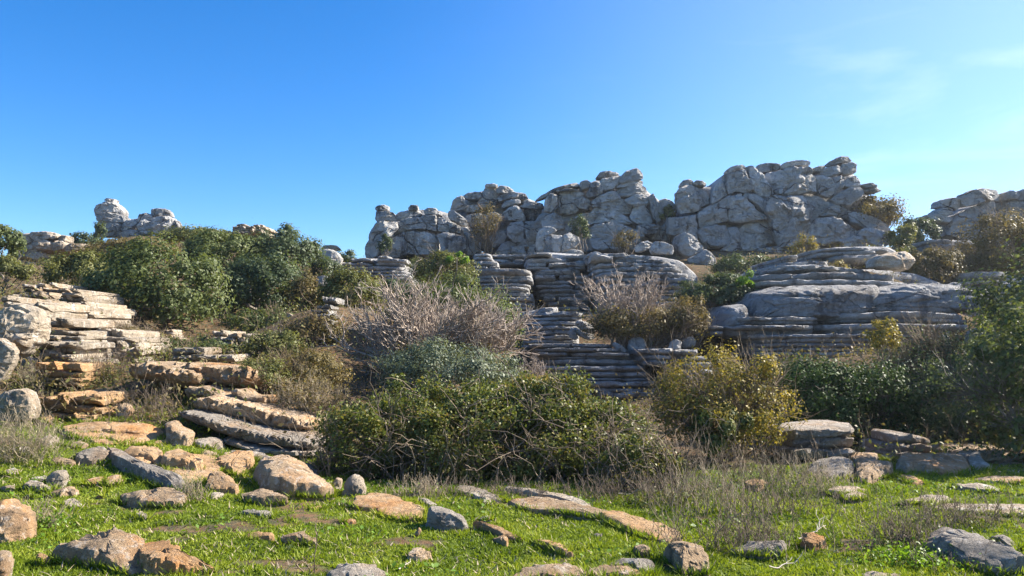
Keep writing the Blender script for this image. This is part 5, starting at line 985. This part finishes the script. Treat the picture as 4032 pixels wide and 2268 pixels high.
weeds('grey twigs around the pale pitted stone at lower right', 2270, 1375, .45, .28, 420, CANE, leaf=(OLIVE, 300, .025))
weeds('grey twigs behind the sloping grey rock', 2420, 1320, .6, .26, 420, CANE, leaf=(OLIVE, 500, .025))
weeds('green weeds in front of the sloping grey rock', 2330, 1420, .5, .16, 160, CANE, leaf=(LIME, 1200, .028))
weeds('dark stalk in the grass at the bottom left of centre', 775, 1449, .06, .3, 3, CANE, r=.005, fork=4)
weeds('thin dry stalks in the middle of the right lawn', 2180, 1300, .25, .3, 9, CANE, r=.0018)
weeds('dry stalks along the foot of the bramble, centre', 1250, 1250, .9, .2, 420, CANE)
weeds('dry stalks along the foot of the bramble, right', 1520, 1255, .7, .22, 420, CANE)
def stick(label, a, b, r):
    p = [hit(x * 1.5652, y * 1.5652) + np.array((0, 0, .025)) for x, y in (a, b)]
    S, pts = curve_segs(np.array([p[0]]), np.array([p[1]]), r, r * .5, 8, .018); S2, _ = branches(pts, 3, np.linalg.norm(p[1] - p[0]) * .3, r * .6, r * .3, .1, .6, 3, .4)
    V, F = tubes(np.concatenate([S, S2])); tag(mk('dead_stick', V, F, DEAD), label, 'stick')
stick('bleached dead stick on the grass beside the dry weeds, bottom right', (1935, 1438), (2005, 1415), .006)
stick('forked bleached stick on the right lawn', (2010, 1366), (2075, 1335), .0065)
stick('small pale stick at the bottom centre of the grass', (1003, 1443), (1035, 1428), .006)
stick('thin pale branch at the edge of the bramble above the long ledge', (1555, 1248), (1640, 1232), .006)
# turf
def inpoly(q, w):
    x, y = q[:, 0], q[:, 1]; c = np.zeros(len(q), bool); n = len(w); j = n - 1
    for i in range(n):
        xi, yi = w[i]; xj, yj = w[j]; c ^= ((yi > y) != (yj > y)) & (x < (xj - xi) * (y - yi) / (yj - yi + 1e-12) + xi); j = i
    return c
N = 265000
Yg = 4.6 * (13.0 / 4.6) ** RNG.random(N); q = np.stack([RNG.uniform(-.78, .78, N) * Yg, Yg], 1)
ns = np.array([mn.fractal(Vector((x * .9, y * .9, 3.3)), .6, 2, 3) for x, y in q]); ns2 = np.array([mn.noise(Vector((x * 4, y * 4, 8.1))) for x, y in q])
lim = np.where(q[:, 0] < -1.6, 11.6, np.where(q[:, 0] > 3.0, 10.3, 9.0)) + ns * .8
keep = (q[:, 1] < lim) & (RNG.random(N) > soilf(q) * .93)
for w in FLAT:
    mn_, mx_ = w.min(0) - .02, w.max(0) + .02; box = np.where(keep & (q > mn_).all(1) & (q < mx_).all(1))[0]
    if len(box): keep[box[inpoly(q[box], w)]] = False
q, ns, ns2 = q[keep], ns[keep], ns2[keep]; n = len(q)
b = np.c_[q, H(q) + bumps(np.c_[q, np.zeros(n)])]
hh = (.015 + .017 * RNG.random(n) ** 2 + .016 * np.clip(ns2, -1, 1)) * 1.0; hh = np.clip(hh, .010, .1) * np.where(RNG.random(n) < .03, 1.8, 1)
ring = []                                                   # longer blades left uneaten along the stones
for w in FLAT:
    L_ = np.linalg.norm(np.roll(w, -1, 0) - w, axis=1).sum(); m = int(L_ * 260); cen = w.mean(0); i = RNG.integers(0, len(w), m); f = RNG.random((m, 1)); e_ = w[i] * (1 - f) + np.roll(w, -1, 0)[i] * f
    ring.append(cen + (e_ - cen) * RNG.uniform(1.0, 1.0 + .05 / max(np.ptp(w, 0).mean(), .15), (m, 1)))
ring = np.concatenate(ring); ring = ring[(ring[:, 1] < 11.5) & (np.array([mn.noise(Vector((x * 3, y * 3, 5.5))) for x, y in ring]) > -.15)]
b = np.concatenate([b, np.c_[ring, H(ring)]]); hh = np.concatenate([hh, RNG.uniform(.03, .085, len(ring))]); q = np.concatenate([q, ring]); n = len(q)
lean = RNG.normal(size=(n, 2)) * .55; tip = b + np.c_[lean * hh[:, None], hh]; wd = (.0036 + .0007 * q[:, 1])[:, None]; an = RNG.uniform(0, math.pi, n); sd2 = np.c_[np.cos(an), np.sin(an), np.zeros(n)] * wd
V = np.stack([b - sd2, b + sd2, tip], 1).reshape(-1, 3); dry = RNG.random(n) < np.clip(.02 + .08 * np.r_[ns, np.zeros(n - len(ns))] + .05 * (RNG.random(n) < .3), 0, .3); T3 = V.reshape(n, 3, 3)
T3[dry, 2] += np.c_[RNG.normal(size=(dry.sum(), 2)) * .03, RNG.uniform(-.01, .02, dry.sum())]
tag(mk('dry_grass', T3[dry].reshape(-1, 3), np.arange(dry.sum() * 3).reshape(-1, 3), STRAW, origin=(0, 7, 0), smooth=False), 'dead straw blades scattered through the green turf', 'grass', kind='stuff')
gr = mk('grass', T3[~dry].reshape(-1, 3), np.arange((~dry).sum() * 3).reshape(-1, 3), GRASS, origin=(0, 7, 0), smooth=False)
tag(gr, 'short green turf covering the foreground between the rocks', 'grass', kind='stuff')
# broad-leaved herbs in drifts
N = 9000; Yg = RNG.uniform(5, 11.5, N); q = np.stack([RNG.uniform(-.75, .75, N) * Yg, Yg], 1); ns = np.array([mn.noise(Vector((x * 1.3, y * 1.3, 1.7))) for x, y in q])
q = q[ns > .22]; n = len(q); p = np.c_[q, H(q) + RNG.uniform(.015, .06, n)]; V, F = leaf_quads(p, unit(rvec(n) * .7 + np.array((0, 0, 1.0))), .035, .6)
tag(mk('herbs', V, F, LIME, origin=(0, 7, 0), smooth=False), 'small broad green leaves scattered in drifts through the turf', 'herbs', kind='stuff')
# undergrowth of the slopes
def undergrowth(N, mat, L, per, seed, thr, label, name, hmax=.32, y0=10.2, y1=46, width=.8):
    Yg = y0 * (y1 / y0) ** RNG.random(N); q = np.stack([RNG.uniform(-width, width, N) * Yg, Yg], 1); ns = np.array([mn.fractal(Vector((x * .45, y * .45, seed)), .6, 2, 2) for x, y in q])
    q = q[ns > thr]; n = len(q); sz = RNG.uniform(.4, 1.2, n); k = np.repeat(np.arange(n), per); o = RNG.normal(size=(len(k), 3)) * np.array((.16, .16, .10)) * sz[k][:, None] * (1 + q[k][:, 1:2] / 25)
    p = np.c_[q[k], H(q)[k] + hmax * .4 * sz[k]] + o; V, F = leaf_quads(p, unit(rvec(len(k)) + np.array((0, 0, .4))), L, .55); tag(mk(name, V, F, mat, origin=(0, 15, 0), smooth=False), label, 'undergrowth', kind='stuff')
undergrowth(6000, BROWN, .055, 14, 2.2, -.15, 'brown dry undergrowth between the rocks of the slope', 'dry_undergrowth')
undergrowth(6000, OLIVE, .055, 14, 5.2, -.05, 'olive green undergrowth between the rocks of the slope', 'green_undergrowth')
N = 1200; Yg = 10.0 * 3.0 ** RNG.random(N); q = np.stack([RNG.uniform(-.8, .8, N) * Yg, Yg], 1); b0 = np.c_[q, H(q) - .01]; e = b0 + np.c_[RNG.normal(size=(N, 2)) * .16, RNG.uniform(.15, .5, N)]
S, pts = curve_segs(b0, e, .004, .002, 4, .06); S2, _ = branches(pts, 4, .2, .0028, .0015, .3, .8, 3, .1); V, F = tubes(np.concatenate([S, S2]))
tag(mk('dry_twigs', V, F, TWIGB, origin=(0, 15, 0)), 'dry grey-brown twigs standing among the undergrowth of the slope', 'undergrowth', kind='stuff')
# ---------------------------------------------------------------- sunlit air
_z0 = float(zz.min()) - 1.0; _z1 = 17.0; _s = 620.0
hz = mk('haze', [(x, y, z) for z in (_z0, _z1) for y in (-_s, _s) for x in (-_s, _s)], [(0, 2, 3, 1), (4, 5, 7, 6), (0, 1, 5, 4), (2, 6, 7, 3), (0, 4, 6, 2), (1, 3, 7, 5)], None, smooth=False, origin=(0, 0, 0))
hm = bpy.data.materials.new('sunlit_air'); hm.use_nodes = True; hn = hm.node_tree; hn.nodes.clear(); ho = hn.nodes.new('ShaderNodeOutputMaterial'); hv_ = hn.nodes.new('ShaderNodeVolumePrincipled')
hv_.inputs['Color'].default_value = (.85, .92, 1, 1); hv_.inputs['Density'].default_value = .0005; hv_.inputs['Anisotropy'].default_value = .55; hn.links.new(hv_.outputs[0], ho.inputs['Volume']); hz.data.materials.append(hm)
tag(hz, kind='stuff', label='thin sunlit air over the whole hillside', cat='haze')
